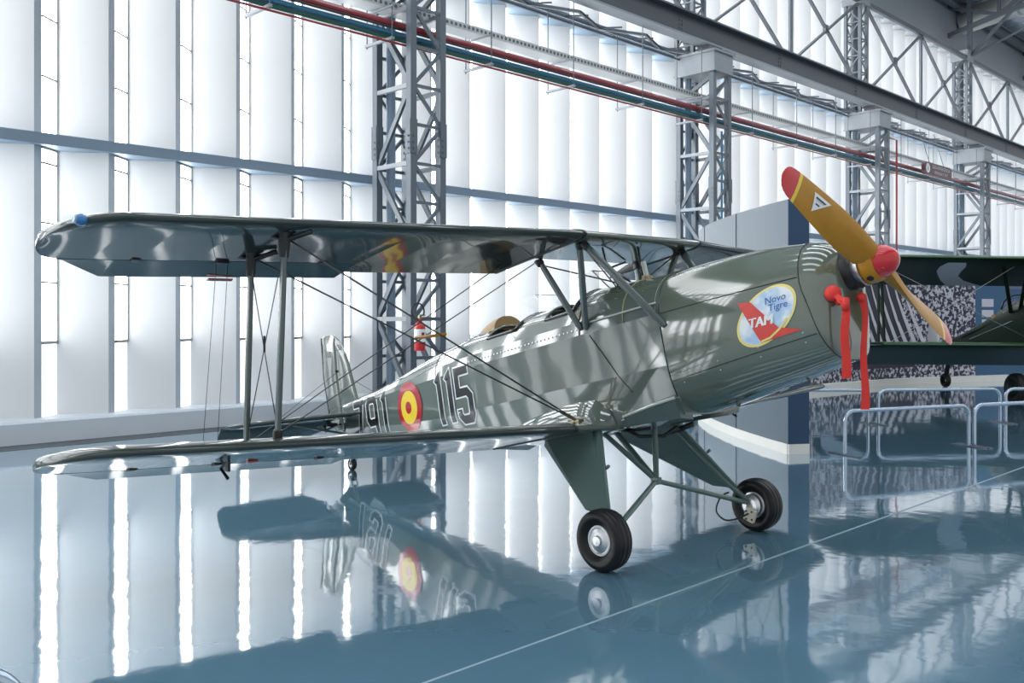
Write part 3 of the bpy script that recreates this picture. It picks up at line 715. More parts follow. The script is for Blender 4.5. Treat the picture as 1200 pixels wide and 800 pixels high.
# black opening ring behind the propeller
b = MB(); b.lathe([(.06, -.22), (.128, -.22), (.134, -.145), (.126, -.130), (.10, -.13), (.06, -.13)], B(0, 0, 0), DF, 40); b.build('nose_ring', 'black', PL, True, sharp=.7)
b = MB(); b.lathe([(0, -.13), (.09, -.13), (.09, -.086), (.123, -.086), (.123, -.074), (0, -.074)], B(0, 0, 0), DF, 36); b.build('hub_flange', 'alu', PL, True, sharp=.6)
# belly fairing
for s in (1, -1):
    b = MB()
    b.loft([[B(u, s*.345, -.585+dv*.3), B(u, s*.365, -.60+dv*.3), B(u, s*.33, -.72), B(u, s*.2, -.74), B(u, s*.2, -.6)] for u, dv in ((-1.90, -.25), (-1.7, -.1), (-1.39, 0))]); b.build('belly_fairing', 'strut', PL, True, sharp=.4)
    b = MB(); b.tube([B(-1.88, s*.352, -.645), B(-1.6, s*.362, -.605), B(-1.39, s*.366, -.583)], .012, 8); b.build('fairing_edge', 'pale', PL, True)
b = MB(); b.tube([B(-1.05, .12, -.655), B(-1.07, .12, -.70)], .014, 8); b.tube([B(-.62, -.05, -.58), B(-.63, -.05, -.635)], .012, 8); b.build('drain_pipes', 'strut', PL, True)
# filler gauge on the tank top
b = MB(); b.tube([B(-1.745, .0, .335), B(-1.755, .0, .47)], .02, 10); b.build('fuel_gauge', 'pale', PL, True, sharp=.6)
b = MB(); b.tube([B(-1.74, -.05, .345), B(-1.74, .05, .345)], .016, 8); b.lathe([(0, .02), (.04, .02), (.04, 0)], B(-1.745, 0, .335), DV, 14); b.build('gauge_base', 'brass', PL, True, sharp=.6)
# ------------------------------------------------------------------ propeller and spinner
e1 = Vector((0, -.868, 0))+Vector(DV)*.497; e1.normalize(); FW = Vector(DF)
def blade(sgn):
    e = e1*sgn; tn = FW.cross(e)      # tangent in the disc
    b = MB(); rings = []; O = B(0, 0, 0)
    for r, c, be, th in BL:
        be = math.radians(be); ch = tn*cos(be)*SPIN+FW*sin(be); nr = FW*cos(be)-tn*sin(be)*SPIN
        rings.append([O+e*r+ch*(c*x)+nr*(th*y)-FW*.02 for x, y in ((.5, 0), (.38, .32), (.1, .5), (-.25, .36), (-.5, 0), (-.3, -.30), (.0, -.36), (.35, -.24))])
    return rings
BL0 = [(.0, .17, 55, .13), (.10, .175, 52, .115), (.18, .185, 44, .095), (.30, .205, 34, .062), (.45, .215, 25, .044), (.60, .210, 19, .034), (.72, .200, 15, .027), (.80, .190, 13.5, .024)]
BL1 = [(.80, .190, 13.5, .024), (.825, .186, 13, .023)]
BL2 = [(.825, .186, 13, .023), (.87, .175, 12.5, .021), (.905, .155, 12, .019), (.928, .120, 12, .015), (.942, .07, 12, .010), (.948, .03, 12, .006)]
SPIN = -1
PRP = link('propeller', None, PL); PRP['label'] = 'varnished wooden propeller with red and yellow tips'; PRP.empty_display_size = .1
for s in (1, -1):
    for nm, bl, m in (('blade', BL0, 'wood'), ('yellow_band', BL1, 'yellow'), ('red_tip', BL2, 'red')):
        BL = bl; b = MB(); b.loft(blade(s)); b.build(nm, m, PRP, True, sharp=.9)
b = MB(); b.lathe([(0, -.074), (.108, -.074), (.118, -.06), (.116, .0), (.106, .018), (0, .018)], B(0, 0, 0), DF, 36); b.build('hub', 'wood', PRP, True, sharp=.8)
b = MB(); b.lathe([(.100, .012), (.099, .03), (.092, .062), (.074, .095), (.045, .121), (.018, .133), (.0, .135)], B(0, 0, 0), DF, 36); b.build('spinner', 'red', PRP, True)
b = MB(); b.lathe([(.1005, .010), (.1005, .018)], B(0, 0, 0), DF, 36); b.build('spinner_edge', 'white', PRP, True)
ax = (Vector((0, -.55, 0))+Vector(DV)*-.75).normalized(); pc = B(-.028, 0, 0)+ax*.112
b = MB(); b.lathe([(0, .008), (.02, .008), (.022, 0)], pc, ax, 14); b.build('hub_bolt_hole', 'black', PRP)
b = MB(); b.lathe([(0, .01), (.007, .008), (.009, 0)], B(.062, .072, -.055), (Vector((0, -.6, 0))+FW*.5-Vector(DV)*.5), 10); b.build('spinner_screw', 'red', PRP, True)
# warning triangle on the upper blade
def on_blade(r, x, lift=.004):
    e = e1; tn = FW.cross(e)
    be = math.radians(interp(r, [q[0] for q in BL0], [q[2] for q in BL0])); c = interp(r, [q[0] for q in BL0], [q[1] for q in BL0]); th = interp(r, [q[0] for q in BL0], [q[3] for q in BL0])
    ch = tn*cos(be)*SPIN+FW*sin(be); nr = FW*cos(be)-tn*sin(be)*SPIN
    prof = [(-.5, 0), (-.25, .36), (.1, .5), (.38, .32), (.5, 0)]; xs = x/c
    y = interp(max(-.5, min(.5, xs)), [p[0] for p in prof], [p[1] for p in prof])
    return B(0, 0, 0)+e*r+ch*x+nr*(th*y+lift)-FW*.02
def blade_patch(name, poly, m, lift, par, n=4):
    # poly of (r,x); triangle fan on a subdivided triangle
    b = MB(); A, C, D = poly
    idx = {}; vs = []
    for i in range(n+1):
        for j in range(n+1-i):
            u_, w_ = i/n, j/n; r = A[0]+(C[0]-A[0])*u_+(D[0]-A[0])*w_; x = A[1]+(C[1]-A[1])*u_+(D[1]-A[1])*w_
            idx[i, j] = len(vs); vs.append(on_blade(r, x, lift))
    fs_ = []
    for i in range(n):
        for j in range(n-i):
            fs_.append((idx[i, j], idx[i+1, j], idx[i, j+1]))
            if i+j < n-1: fs_.append((idx[i+1, j], idx[i+1, j+1], idx[i, j+1]))
    b.add(vs, fs_); return b.build(name, m, par, True, recalc=False)
TR = [(.685, .055), (.535, .062), (.655, -.055)]
tri = blade_patch('warning_triangle', TR, 'white', .003, PRP)
def quad_patch(name, q, m, lift):
    b = MB(); n = 4; vs = []
    for i in range(n+1):
        t_ = i/n
        vs += [on_blade(q[0][0]+(q[1][0]-q[0][0])*t_, q[0][1]+(q[1][1]-q[0][1])*t_, lift), on_blade(q[3][0]+(q[2][0]-q[3][0])*t_, q[3][1]+(q[2][1]-q[3][1])*t_, lift)]
    b.add(vs, [(2*i, 2*i+1, 2*i+3, 2*i+2) for i in range(n)]); b.build(name, m, PRP, recalc=False)
def tp(a, c, d): return tuple(TR[0][k]*a+TR[1][k]*c+TR[2][k]*d for k in (0, 1))
for d0, d1, a0, a1, m in ((.50, .58, .30, .12, 'ink'),):
    pass
quad_patch('triangle_mark', [tp(.72, .12, .16), tp(.12, .72, .16), tp(.10, .64, .26), tp(.64, .10, .26)], 'ink', .0045)
quad_patch('triangle_mark', [tp(.58, .12, .30), tp(.12, .58, .30), tp(.11, .55, .34), tp(.55, .11, .34)], 'printgrey', .0045)
quad_patch('triangle_mark', [tp(.38, .14, .48), tp(.14, .38, .48), tp(.12, .32, .56), tp(.32, .12, .56)], 'ink', .0045)
# ------------------------------------------------------------------ flat markings on the flank
def decal_grid(name, inside_pts, m, lift, surf, s=1, parent=FU):
    pass
def disc(name, u0, v0, r0, r1, m, lift, su=1.0, sv=1.0, surf=fus_b, parent=FU, s=1, rot=0, n=48, nr=6):
    b = MB(); vs = []; fs_ = []
    for i in range(nr+1):
        r = r0+(r1-r0)*i/nr
        for k in range(n):
            a = 2*PI*k/n; x, y = r*cos(a)*su, r*sin(a)*sv
            u, v = u0+x*cos(rot)-y*sin(rot), v0+x*sin(rot)+y*cos(rot)
            vs.append(B(u, s*(surf(u, v)+lift), v))
    for i in range(nr):
        for k in range(n):
            a = i*n+k; c = i*n+(k+1) % n; fs_.append((a, c, c+n, a+n))
    b.add(vs, fs_); return b.build(name, m, parent, True, recalc=False)
def stroke(name, path, w, m, lift, surf=fus_b, parent=FU, s=1, closed=False):
    # mitred ribbon along a dense polyline of (u,v)
    P = [Vector(p) for p in path]; D = []
    for a, c in zip(P, P[1:]+([P[0]] if closed else [])):
        k = max(1, int((c-a).length/.03))
        for i in range(k): D.append((a+(c-a)*i/k, i == 0))
    if not closed: D.append((P[-1], True))
    n = len(D); vs = []
    for i, (p, _) in enumerate(D):
        pv = D[(i-1) % n][0] if closed or i > 0 else None; nx = D[(i+1) % n][0] if closed or i < n-1 else None
        d0 = (p-pv).normalized() if pv is not None else None; d1 = (nx-p).normalized() if nx is not None else None
        d0 = d0 or d1; d1 = d1 or d0
        n0 = Vector((-d0.y, d0.x)); n1 = Vector((-d1.y, d1.x)); mt = (n0+n1).normalized(); k = min(1.6, 1/max(.3, mt.dot(n0)))
        for sg in (.5, .25, 0, -.25, -.5):
            q = p+mt*k*w*sg; vs.append(B(q.x, s*(surf(q.x, q.y)+lift), q.y))
    fs_ = []
    for i in range(n if closed else n-1):
        j = (i+1) % n
        for q in range(4): fs_.append((i*5+q, i*5+q+1, j*5+q+1, j*5+q))
    b = MB(); b.add(vs, fs_); return b.build(name, m, parent, True, recalc=False)
def digit(ch, u0, w, v0, h):
    # centre-line paths of tall condensed block digits, u grows towards the nose
    e = .050
    if ch == '1': return [[(u0+w*.22, v0+h*.88), (u0+w*.55, v0+h), (u0+w*.55, v0)]]
    if ch == '7': return [[(u0, v0+h), (u0+w, v0+h), (u0+w*.45, v0)]]
    if ch == '5': return [[(u0+w, v0+h), (u0, v0+h), (u0, v0+h*.56), (u0+w*.75, v0+h*.56), (u0+w, v0+h*.45), (u0+w, v0+h*.10), (u0+w*.8, v0), (u0+w*.2, v0), (u0, v0+h*.10), (u0, v0+h*.22)]]
    if ch == '9': return [[(u0+w, v0+h*.45), (u0+w*.2, v0+h*.45), (u0, v0+h*.55), (u0, v0+h*.90), (u0+w*.2, v0+h), (u0+w*.8, v0+h), (u0+w, v0+h*.90), (u0+w, v0+h*.10), (u0+w*.8, v0), (u0+w*.2, v0), (u0, v0+h*.10), (u0, v0+h*.2)]]
def extend(p, d):
    a, c = Vector(p[0]), Vector(p[1]); z, y = Vector(p[-1]), Vector(p[-2])
    return [tuple(a-(c-a).normalized()*d)]+[tuple(q) for q in p[1:-1]]+[tuple(z+(z-y).normalized()*d)]
for s in (1, -1):
    seq = [('1', -4.125), ('1', -3.95), ('5', -3.75)] if s == 1 else [('7', -3.52), ('9', -3.75), ('1', -4.0)]
    seq2 = [('7', -5.88), ('9', -5.55), ('1', -5.24)] if s == 1 else [('1', -5.20), ('1', -5.40), ('5', -5.60)]
    for ch, u in seq+seq2:
        for p in digit(ch, 0, .185 if ch != '1' else .13, 0, .42):
            p = [((u+x) if s == 1 else (u-x), -.425+y) for x, y in p]
            stroke('digit_outline', extend(p, .012), .098, 'white', .0035, s=s)
            stroke('digit', p, .070, 'ink', .0055, s=s)
    disc('roundel', -4.645, -.185, .0, .245, 'roundred', .0035, su=.98, sv=.96, s=s)
    disc('roundel_ring', -4.655, -.19, .0, .162, 'yellow', .0055, su=.98, sv=.98, s=s)
    disc('roundel_centre', -4.665, -.19, .0, .058, 'roundred', .0075, s=s, nr=3)
# airline emblem on the cowling
ov = dict(surf=cowl_bs, parent=CWL, rot=math.radians(34), n=56)
disc('emblem_border', -.605, -.195, .216, .235, 'emby', .004, sv=.60, nr=2, **ov)
disc('emblem_sky', -.605, -.195, .0, .220, 'ovalsky', .003, sv=.60, **ov)
def poly_decal(name, quad, m, lift, surf=cowl_bs, parent=CWL, n=10):
    b = MB(); vs = []
    for i in range(n+1):
        for j in range(n+1):
            s_, t_ = i/n, j/n
            p = [(quad[0][k]*(1-s_)+quad[1][k]*s_)*(1-t_)+(quad[3][k]*(1-s_)+quad[2][k]*s_)*t_ for k in (0, 1)]
            vs.append(B(p[0], surf(p[0], p[1])+lift, p[1]))
    b.add(vs, [(i*(n+1)+j, (i+1)*(n+1)+j, (i+1)*(n+1)+j+1, i*(n+1)+j+1) for i in range(n) for j in range(n)])
    return b.build(name, m, parent, True, recalc=False)
poly_decal('emblem_tail', [(-.665, -.352), (-.50, -.325), (-.69, -.088), (-.775, -.078)], 'tamred', .0055)
poly_decal('emblem_tail', [(-.665, -.352), (-.43, -.328), (-.395, -.322), (-.52, -.285)], 'tamred', .0058)
stroke('emblem_border_front', [(-.665, -.345), (-.60, -.332), (-.53, -.29), (-.47, -.235)], .012, 'emby', .0062, surf=cowl_bs, parent=CWL)
def text_decal(name, s, size, u0, v0, rot, m, lift, surf=cowl_bs, parent=CWL, shear=0, sx=1):
    v, f = text_mesh(s, size); b = MB(); vs = []
    for x, y, _ in v:
        x = x*sx+y*shear; u = u0+x*cos(rot)-y*sin(rot); w_ = v0+x*sin(rot)+y*cos(rot); vs.append(B(u, surf(u, w_)+lift, w_))
    b.add(vs, f); return b.build(name, m, parent, recalc=False)
blu2 = mat('emblem_blue_ink', (.03, .09, .36), .4, noise=(9, .1))
def bold(*a, **k):
    for du in (-.004, .0, .004):
        kk = dict(k); text_decal(a[0], a[1], a[2], a[3]+du, *a[4:], **kk)
bold('emblem_lettering', 'TAM', .085, -.640, -.225, 0.0, 'white', .0075, shear=.25, sx=.95)
text_decal('emblem_script', 'Novo', .06, -.525, -.105, .06, blu2, .0055, shear=.2); text_decal('emblem_script', 'Tigre', .06, -.515, -.152, .06, blu2, .0055, shear=.2)
# ------------------------------------------------------------------ intake covers with streamers
def world_from_local(p): return p
for (u, bb, v), (a1, b1, z1), lab in (((-.195, .225, -.148), (1.352, .262, 1.287), 'near'), ((-.135, .015, -.185), (1.335, .01, 1.088), 'far')):
    p = B(u, bb, v); n_ = (Vector(DF)*.75+Vector((0, -1 if bb > 0 else .1, 0))).normalized()
    b = MB(); b.lathe([(x*(1 if lab == 'near' else .62), y) for x, y in ((.046, -.03), (.049, .0), (.040, .020), (.02, .030), (0, .032))], p, n_, 20); cv = b.build('intake_cover', 'redcloth', PL, True)
    q = p+n_*.02; e = G(a1, b1, z1); P = []
    b = MB(); rings = []
    for i in range(15):
        t_ = i/14; zz = q.z*(1-t_)+e.z*t_; k = min(1, t_*6); c = q*(1-k)+Vector((e.x, e.y, 0))*k
        wv = .028*(.75+.25*t_) if lab == 'near' else .016+.014*abs(t_-.25)
        tw = .5*sin(t_*2.0)+.3; dx, dy = cos(tw)*wv, sin(tw)*wv
        x, y = c.x+.005*sin(t_*9), c.y+.004*cos(t_*7)
        rings.append([(x-dx, y-dy, zz), (x+.004, y-.002, zz), (x+dx, y+dy, zz), (x-.004, y+.002, zz)])
    b.loft(rings); b.build('streamer', 'redcloth', cv, True, sharp=.9)
b = MB(); b.tube([B(-.19, .20, -.20)+Vector((0, 0, 0)), G(1.355, .262, 1.74), G(1.352, .264, 1.68)], .022, 8); b.build('cover_tail', 'redcloth', PL, True)
# ------------------------------------------------------------------ wings
def foil(x):     # upper, lower (fraction of chord)
    th_ = .105*5*(.2969*x**.5-.126*x-.3516*x*x+.2843*x**3-.1015*x**4)*1.0
    cm = .032*(2*.4*x-x*x)/.16 if x < .4 else .032*((1-.8)+.8*x-x*x)/.36
    return cm+th_, cm-th_*.92
class Wing:
    def __init__(s, a0, z0, dih, t, c, sweep=.19, zi=None): s.a0, s.z0, s.dih, s.t, s.c, s.sw = a0, z0, dih, t, c, sweep
    def le(s, bb):
        d = bb-.634 if bb > .634 or s.dih > .05 else 0
        return s.a0-s.sw*cos(s.t)*d, s.z0+s.dih*d-s.sw*sin(s.t)*d
    def pt(s, bb, x, y, side=1):     # chord fraction x, height y (in chords)
        a, z = s.le(bb); c = s.c
        return G(a-c*x*cos(s.t)-c*y*sin(s.t), side*bb, z-c*x*sin(s.t)+c*y*cos(s.t))
UP = Wing(-.37, 2.225, .032, TH+.034, 1.0); LO = Wing(-.45, .861, .068, TH+.045, .97)
XS = [0, .004, .015, .035, .07, .12, .2, .3, .42, .55, .68, .80, .92, 1.0]
def wing_panel(w, side, b_in, ail_in, ail_out, tip, name, rib0=.0):
    rings = []; ribs = []
    st = []; bb = b_in; step = .325
    knots = [b_in]
    while knots[-1]+step < 3.52: knots.append(knots[-1]+step)
    knots.append(3.52)
    for a, c in zip(knots, knots[1:]):
        for k in range(4): st.append((a+(c-a)*k/4, k == 0, abs(sin(PI*k/4))))
    st.append((3.52, True, 0))
    out = []
    for bb, rb, sg in st:
        if out and out[-1][0] < ail_in <= bb:
            out.append((ail_in-.002, False, 0, 1.0)); out.append((ail_in, False, 0, .775))
        out.append((bb, rb, sg, 1.0 if bb < ail_in else .775))
    for t_ in (.15, .3, .45, .6, .72, .82, .9, .95, .98, 1.0):
        out.append((3.52+(tip-3.52)*t_, False, 0, .775))
    for bb, rb, sg, xm in out:
        t_ = max(0, (bb-3.52)/(tip-3.52)); q = (1-t_**2.2)**.5 if t_ < 1 else 0
        xl = .46*(1-q); xt = xm if t_ < .55 else .46+(xm-.46)*(max(0, 1-((t_-.55)/.45)**2.2))**.5
        th = max(.12, q**.6)
        upr = []; lwr = []
        for x in XS:
            xx = xl+(xt-xl)*x
            yu, yl = foil(min(1, max(0, xx if t_ == 0 else x*xm)))
            ym = (yu+yl)/2
            sag = .0032*sg*sg*sin(PI*min(1, max(0, (x-.07)/.93)))**.8
            upr.append((xx, ym+(yu-ym)*th-sag)); lwr.append((xx, ym+(yl-ym)*th+sag))
        ring = upr+lwr[::-1][(0 if xm < 1 or t_ > 0 else 0):-1]
        rings.append([w.pt(bb, x, y, side) for x, y in ring])
        ribs.append(rb)
    b = MB(); b.loft(rings)
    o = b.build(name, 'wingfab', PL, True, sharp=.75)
    # ribs show as crisp lines
    n = len(rings[0]); me = o.data; bm = bmesh.new(); bm.from_mesh(me); bm.verts.ensure_lookup_table()
    for i, rb in enumerate(ribs):
        if rb:
            S_ = set(range(i*n, (i+1)*n))
            for vi in S_:
                for e in bm.verts[vi].link_edges:
                    if e.other_vert(bm.verts[vi]).index in S_: e.smooth = False
    bm.to_mesh(me); bm.free()
    # aileron
    dr = .09; rr = []
    for bb, x1, cut in ((ail_in+.012, 1.09, 0), (ail_in+.03, 1.09, 0), ((ail_in+ail_out)/2, 1.09, 0), (ail_out-.32, 1.09, 0), (ail_out-.30, 1.085, 0), (ail_out, .80, 0)):
        yu, yl = foil(.78); h = yu-yl; ym = (yu+yl)/2
        pts = []
        for x, k in ((.782, 1), (.86, .72), (.96, .38), (1.09, .04)):
            xx = .782+(x-.782)*(x1-.782)/(1.09-.782); pts.append((xx, ym-(xx-.78)*(dr+.02)-.003, h*.46*k))
        ring = [(x, y+k) for x, y, k in pts]+[(x, y-k) for x, y, k in pts[::-1]]
        rr.append([w.pt(bb, x, y, side) for x, y in ring])
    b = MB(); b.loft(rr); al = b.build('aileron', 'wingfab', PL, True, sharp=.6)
    for bb in (ail_in+.25, (ail_in+ail_out)/2, ail_out-.42):
        yu, yl = foil(.78); b = MB(); p = w.pt(bb, .775, yl-.004, side); b.box(p, (.05, .05, .008), Matrix.Rotation(-w.t, 3, 'Y')); b.build('hinge', 'black', al)
    return o
for side in (1, -1):
    wing_panel(UP, side, .665, 1.87, 3.70, 3.865, 'upper_wing'); wing_panel(LO, side, .665, 1.87, 3.70, 3.865, 'lower_wing')
def stub(w, b0, b1, x1, name, side=None, n=6, m='wingfab'):
    b = MB(); rings = []
    for k in range(n+1):
        bb = b0+(b1-b0)*k/n
        up = []; lo = []
        for x in XS:
            xx = x*x1; yu, yl = foil(xx)
            if x == 1: yl = yu-.012
            up.append((xx, yu)); lo.append((xx, yl))
        ring = up+lo[::-1][:-1]
        rings.append([w.pt(abs(bb), x, y, (1 if bb >= 0 else -1) if side is None else side) for x, y in ring])
    b.loft(rings); return b.build(name, m, PL, True, sharp=.75)
stub(UP, -.634, .634, .62, 'centre_section', None, 8, 'olive')
for side in (1, -1):
    stub(LO, .20, .648, .93, 'wing_root', side, 4, 'olive')
    for w, x1, nm in ((UP, .985, 'joint_strap'), (LO, .95, 'joint_strap')):
        b = MB(); rings = []
        for bb in (.636, .640, .664, .668):
            g = .006 if .638 < bb < .666 else -.002
            ring = [(x*x1, foil(x*x1)[0]+g) for x in XS]+[(x*x1, foil(x*x1)[1]-g) for x in XS[::-1][:-1]]
            ring[0] = (-g, 0)
            rings.append([w.pt(bb, x, y, side) for x, y in ring])
        b.loft(rings); b.build(nm, 'black', PL, True, sharp=.9)
    # fillet fairing between lower wing and flank
    b = MB(); rings = []
    for x in (.0, .12, .3, .5, .7, .9, 1.02):
        yu = foil(min(1, x))[0]; p0 = LO.pt(.58, x, yu+.002, side); a_, z_ = p0.x, p0.z
        p1 = LO.pt(.40, x, yu+.05, side); p2 = LO.pt(.335, x, yu+.19-(.08*(1 if x == 0 else 0)), side); p3 = LO.pt(.30, x, yu-.02, side)
        rings.append([p0, (p0+p1)/2-Vector((0, 0, .012)), p1, p2, p3])
    b.loft(rings); b.build('root_fillet', 'fabric', PL, True, sharp=1.0)
# trim tab edge, aileron fittings, wing-tip lamps
for side in (1, -1):
    b = MB(); b.box(UP.pt(2.66, 1.10, -.032, side), (.03, .17, .008), Matrix.Rotation(-.35, 3, 'Y')); b.build('trim_tab', 'roundred', PL)
    b = MB(); p = LO.pt(2.74, .72, foil(.7)[1]-.03, side); b.box(p+Vector((0, 0, .02)), (.04, .018, .09)); b.tube([p+Vector((.0, 0, .05)), p+Vector((-.10, 0, -.02)), p+Vector((0, 0, -.07))], .012, 6); b.build('aileron_bracket', 'black', PL)
    b = MB(); p = LO.pt(2.60, .68, foil(.68)[1]-.006, side); b.box(p, (.02, .07, .012)); b.build('red_latch', 'roundred', PL)
    p = UP.pt(3.74, .10, .0, side); d = Vector((.55, -side, 0)).normalized()
    b = MB(); b.lathe([(0, .05), (.022, .045), (.033, .02), (.033, 0), (.02, -.02), (0, -.03)], p+d*.015, d, 16); lp = b.build('wing_tip_lamp', mat('blue_lamp_glass', (.01, .16, .42), .1, 0, .8, noise=(9, .1)), PL, True)
    b = MB(); b.lathe([(.016, .05), (.024, .06), (.024, .10), (.012, .125), (0, .128)], p+d*.015, d, 14); b.build('lamp_lens', 'plexi', lp, True)
# ------------------------------------------------------------------ struts and wires
FS, RS_ = .15, .60; BS = 2.665; BC = .55
def ul(bb, x, side, dy=0): return UP.pt(bb, x, foil(x)[1]+dy, side)
def lu(bb, x, side, dy=0): return LO.pt(bb, x, foil(x)[0]+dy, side)
def strut(name, a, c, w, t_, m='strut', parent=PL, n=14):
    a, c = Vector(a), Vector(c); d = (c-a).normalized(); f = Vector((1, 0, 0)); f = (f-d*f.dot(d)).normalized(); l = d.cross(f)
    rings = []
    for s_, k in ((0, .7), (.06, 1), (.5, 1.08), (.94, 1), (1, .7)):
        p = a+(c-a)*s_; rings.append([p+(f*cos(2*PI*q/n)*w+l*sin(2*PI*q/n)*t_)*k for q in range(n)])
    b = MB(); b.loft(rings); return b.build(name, m, parent, True, sharp=.8)
def wire(name, a, c, r=.0035, m='steelwire', parent=PL):
    b = MB(); b.tube([a, c], r, 6); return b.build(name, m, parent, True)
def sleeve(st, a, c, f0, f1, r, nm='strut_sleeve'):
    a, c = Vector(a), Vector(c); b = MB(); b.tube([a+(c-a)*f0, a+(c-a)*(f0+f1)/2, a+(c-a)*f1], [r*.9, r, r*.85], 10); b.build(nm, 'black', st, True, sharp=.8)
for side in (1, -1):
    ends = []
    for x in (FS, RS_):
        a, c = ul(BS, x, side, .012), lu(BS, x, side, -.012); st = strut('interplane_strut', a, c, .030, .016); ends.append((a, c))
        sleeve(st, a, c, -.02, .12, .034); sleeve(st, a, c, .955, 1.01, .03)
        b = MB(); b.tube([a+Vector((.14, side*.10, .0)), a+Vector((0, 0, -.05)), a+Vector((-.14, -side*.05, -.005))], .016, 8); b.build('strut_fitting', 'black', st, True)
    (fa, fc), (ra, rc) = ends
    wire('incidence_wire', fa+(fc-fa)*.06, rc+(ra-rc)*.04); wire('incidence_wire', ra+(rc-ra)*.08, fc+(fa-fc)*.04)
    b = MB(); mid_ = ((fa+rc)/2+(ra+fc)/2)/2; b.tube([mid_+Vector((0, 0, .05)), mid_-Vector((0, 0, .05))], .008, 6); b.build('wire_clamp', 'black', PL)
    # flying and landing wires
    root = lu(.50, .16, side, .01)
    for p in (fa, ra):
        wire('flying_wire', p+Vector((0, 0, -.03)), root, .006); sv = MB(); d = (root-p); sv.tube([p+d*.0, p+d*.03], .013, 8); sv.build('wire_sleeve', 'black', PL)
    b = MB(); b.box(root, (.07, .05, .035)); b.tube([root, root+(fa-root)*.045], .010, 8); b.tube([root, root+(ra-root)*.045], .010, 8); b.build('wire_anchor', 'brass', PL)
    cr = ul(BC, RS_, side, -.01); cf = ul(BC, FS, side, -.01)
    l1, l2 = cr+Vector((0, -side*.05, -.02)), ul(.78, .72, side, 0)
    wire('landing_wire', l1, fc+Vector((0, 0, .03)), .004); wire('landing_wire', l2, rc+Vector((0, 0, .03)), .004)
    k1 = fa+(root-fa)*.492; k2 = ra+(root-ra)*.472
    b = MB(); b.tube([k2+(k1-k2)*-.06, k2+(k1-k2)*1.08], .011, 8); b.build('wire_spreader', 'wood', PL, True)
    # cabane struts
    sp_ = {}
    lf = B(-1.36, side*.37, -.10); lr = B(-2.09, side*.372, .03)
    for nm_, a, c, w_ in (('f', cf+Vector((.03, 0, 0)), lf, .030), ('m', cf+Vector((-.02, 0, 0)), lr, .028), ('r', cr, lr+Vector((-.05, 0, 0)), .028)):
        st = strut('cabane_strut', a, c, w_, .017)
        sleeve(st, a, c, -.02, .05, .03)
    wire('cabane_wire', cr+Vector((.02, 0, -.03)), B(-1.75, side*.2, .28), .006, 'black'); wire('cabane_wire', cf, B(-2.1, -side*.372, .04), .005, 'black')
    b = MB(); b.tube([cr+Vector((.03, 0, 0)), cr+Vector((.0, 0, -.03)), cr+Vector((-.03, 0, 0))], .02, 8); b.build('strut_fitting', 'black', PL)
    wire('aileron_cable', ul(2.80, .80, side, -.02), lu(2.86, .80, side, .0), .002); wire('aileron_cable', ul(2.73, .80, side, -.02), lu(2.77, .80, side, .0), .002)
    b = MB(); p = ul(2.77, .78, side, -.006); b.box(p, (.03, .08, .014)); b.build('cable_guide', 'black', PL)
# control rods under the centre section
for a, c in ((ul(.0, .10, 1, -.01), B(-1.78, .0, .33)), (ul(.3, .18, 1, -.01), ul(.02, .42, 1, -.10)), (ul(.02, .42, 1, -.10), ul(.3, .5, -1, -.01)), (ul(.02, .42, 1, -.10), B(-1.9, -.25, .25)), (ul(.02, .42, 1, -.10), B(-1.95, .1, .34))):
    wire('control_rod', a, c, .008, 'black')
# ------------------------------------------------------------------ tail
def plate(name, outline, thick, mapf, m, parent=PL, lead=None):
    # flat symmetric surface: outline (p,q), thickness shrinks to the rim
    n = len(outline); cx_ = sum(p for p, _ in outline)/n; cy_ = sum(q for _, q in outline)/n; b = MB(); rings = []
    for k, h in ((0, 1), (.5, 1), (.85, .85), (1, .25)):
        rings.append([mapf(cx_+(p-cx_)*k, cy_+(q-cy_)*k, thick*h/2) for p, q in outline])
    top = rings; bot = [[mapf(cx_+(p-cx_)*k, cy_+(q-cy_)*k, -thick*h/2) for p, q in outline] for k, h in ((1, .25), (.85, .85), (.5, 1), (0, 1))]
    b.loft(top+bot, True, False, False); return b.build(name, m, parent, True, sharp=.7)
def dense(P, n=6):
    out = []
    for a, c in zip(P, P[1:]+P[:1]):
        for i in range(n): out.append((a[0]+(c[0]-a[0])*i/n, a[1]+(c[1]-a[1])*i/n))
    return out
finf = lambda p, q, h: B(p, h, q)
fin = plate('tail_fin', dense([(-5.88, .03), (-5.945, .28), (-5.99, .47), (-6.05, .62), (-6.12, .73), (-6.20, .80), (-6.235, .40), (-6.225, .03)], 4), .05, finf, 'fabric')
rud = plate('rudder', dense([(-6.24, .03), (-6.25, .40), (-6.215, .805), (-6.29, .835), (-6.40, .85), (-6.47, .845), (-6.53, .42), (-6.49, -.10), (-6.40, -.22), (-6.24, -.22)], 4), .045, finf, 'fabric')
seam_line([B(-6.5, .0, .84), B(-6.535, .0, .42), B(-6.5, .0, -.08)], 'rudder_edge', 'ink', .013)
for s in (1, -1):
    fb = lambda u, v: .022
    text_decal('fin_lettering', 'E3B', .085, -6.12, .66, 0, 'ink', .006, surf=lambda u, v: .024) if s == 1 else None
    text_decal('fin_lettering', '115', .085, -6.36, .62, 0, 'ink', .006, surf=lambda u, v: .022) if s == 1 else None
def stabf(side): return lambda p, q, h: B(p, side*q, -.10+h-(max(0, -6.285-p)*.40))
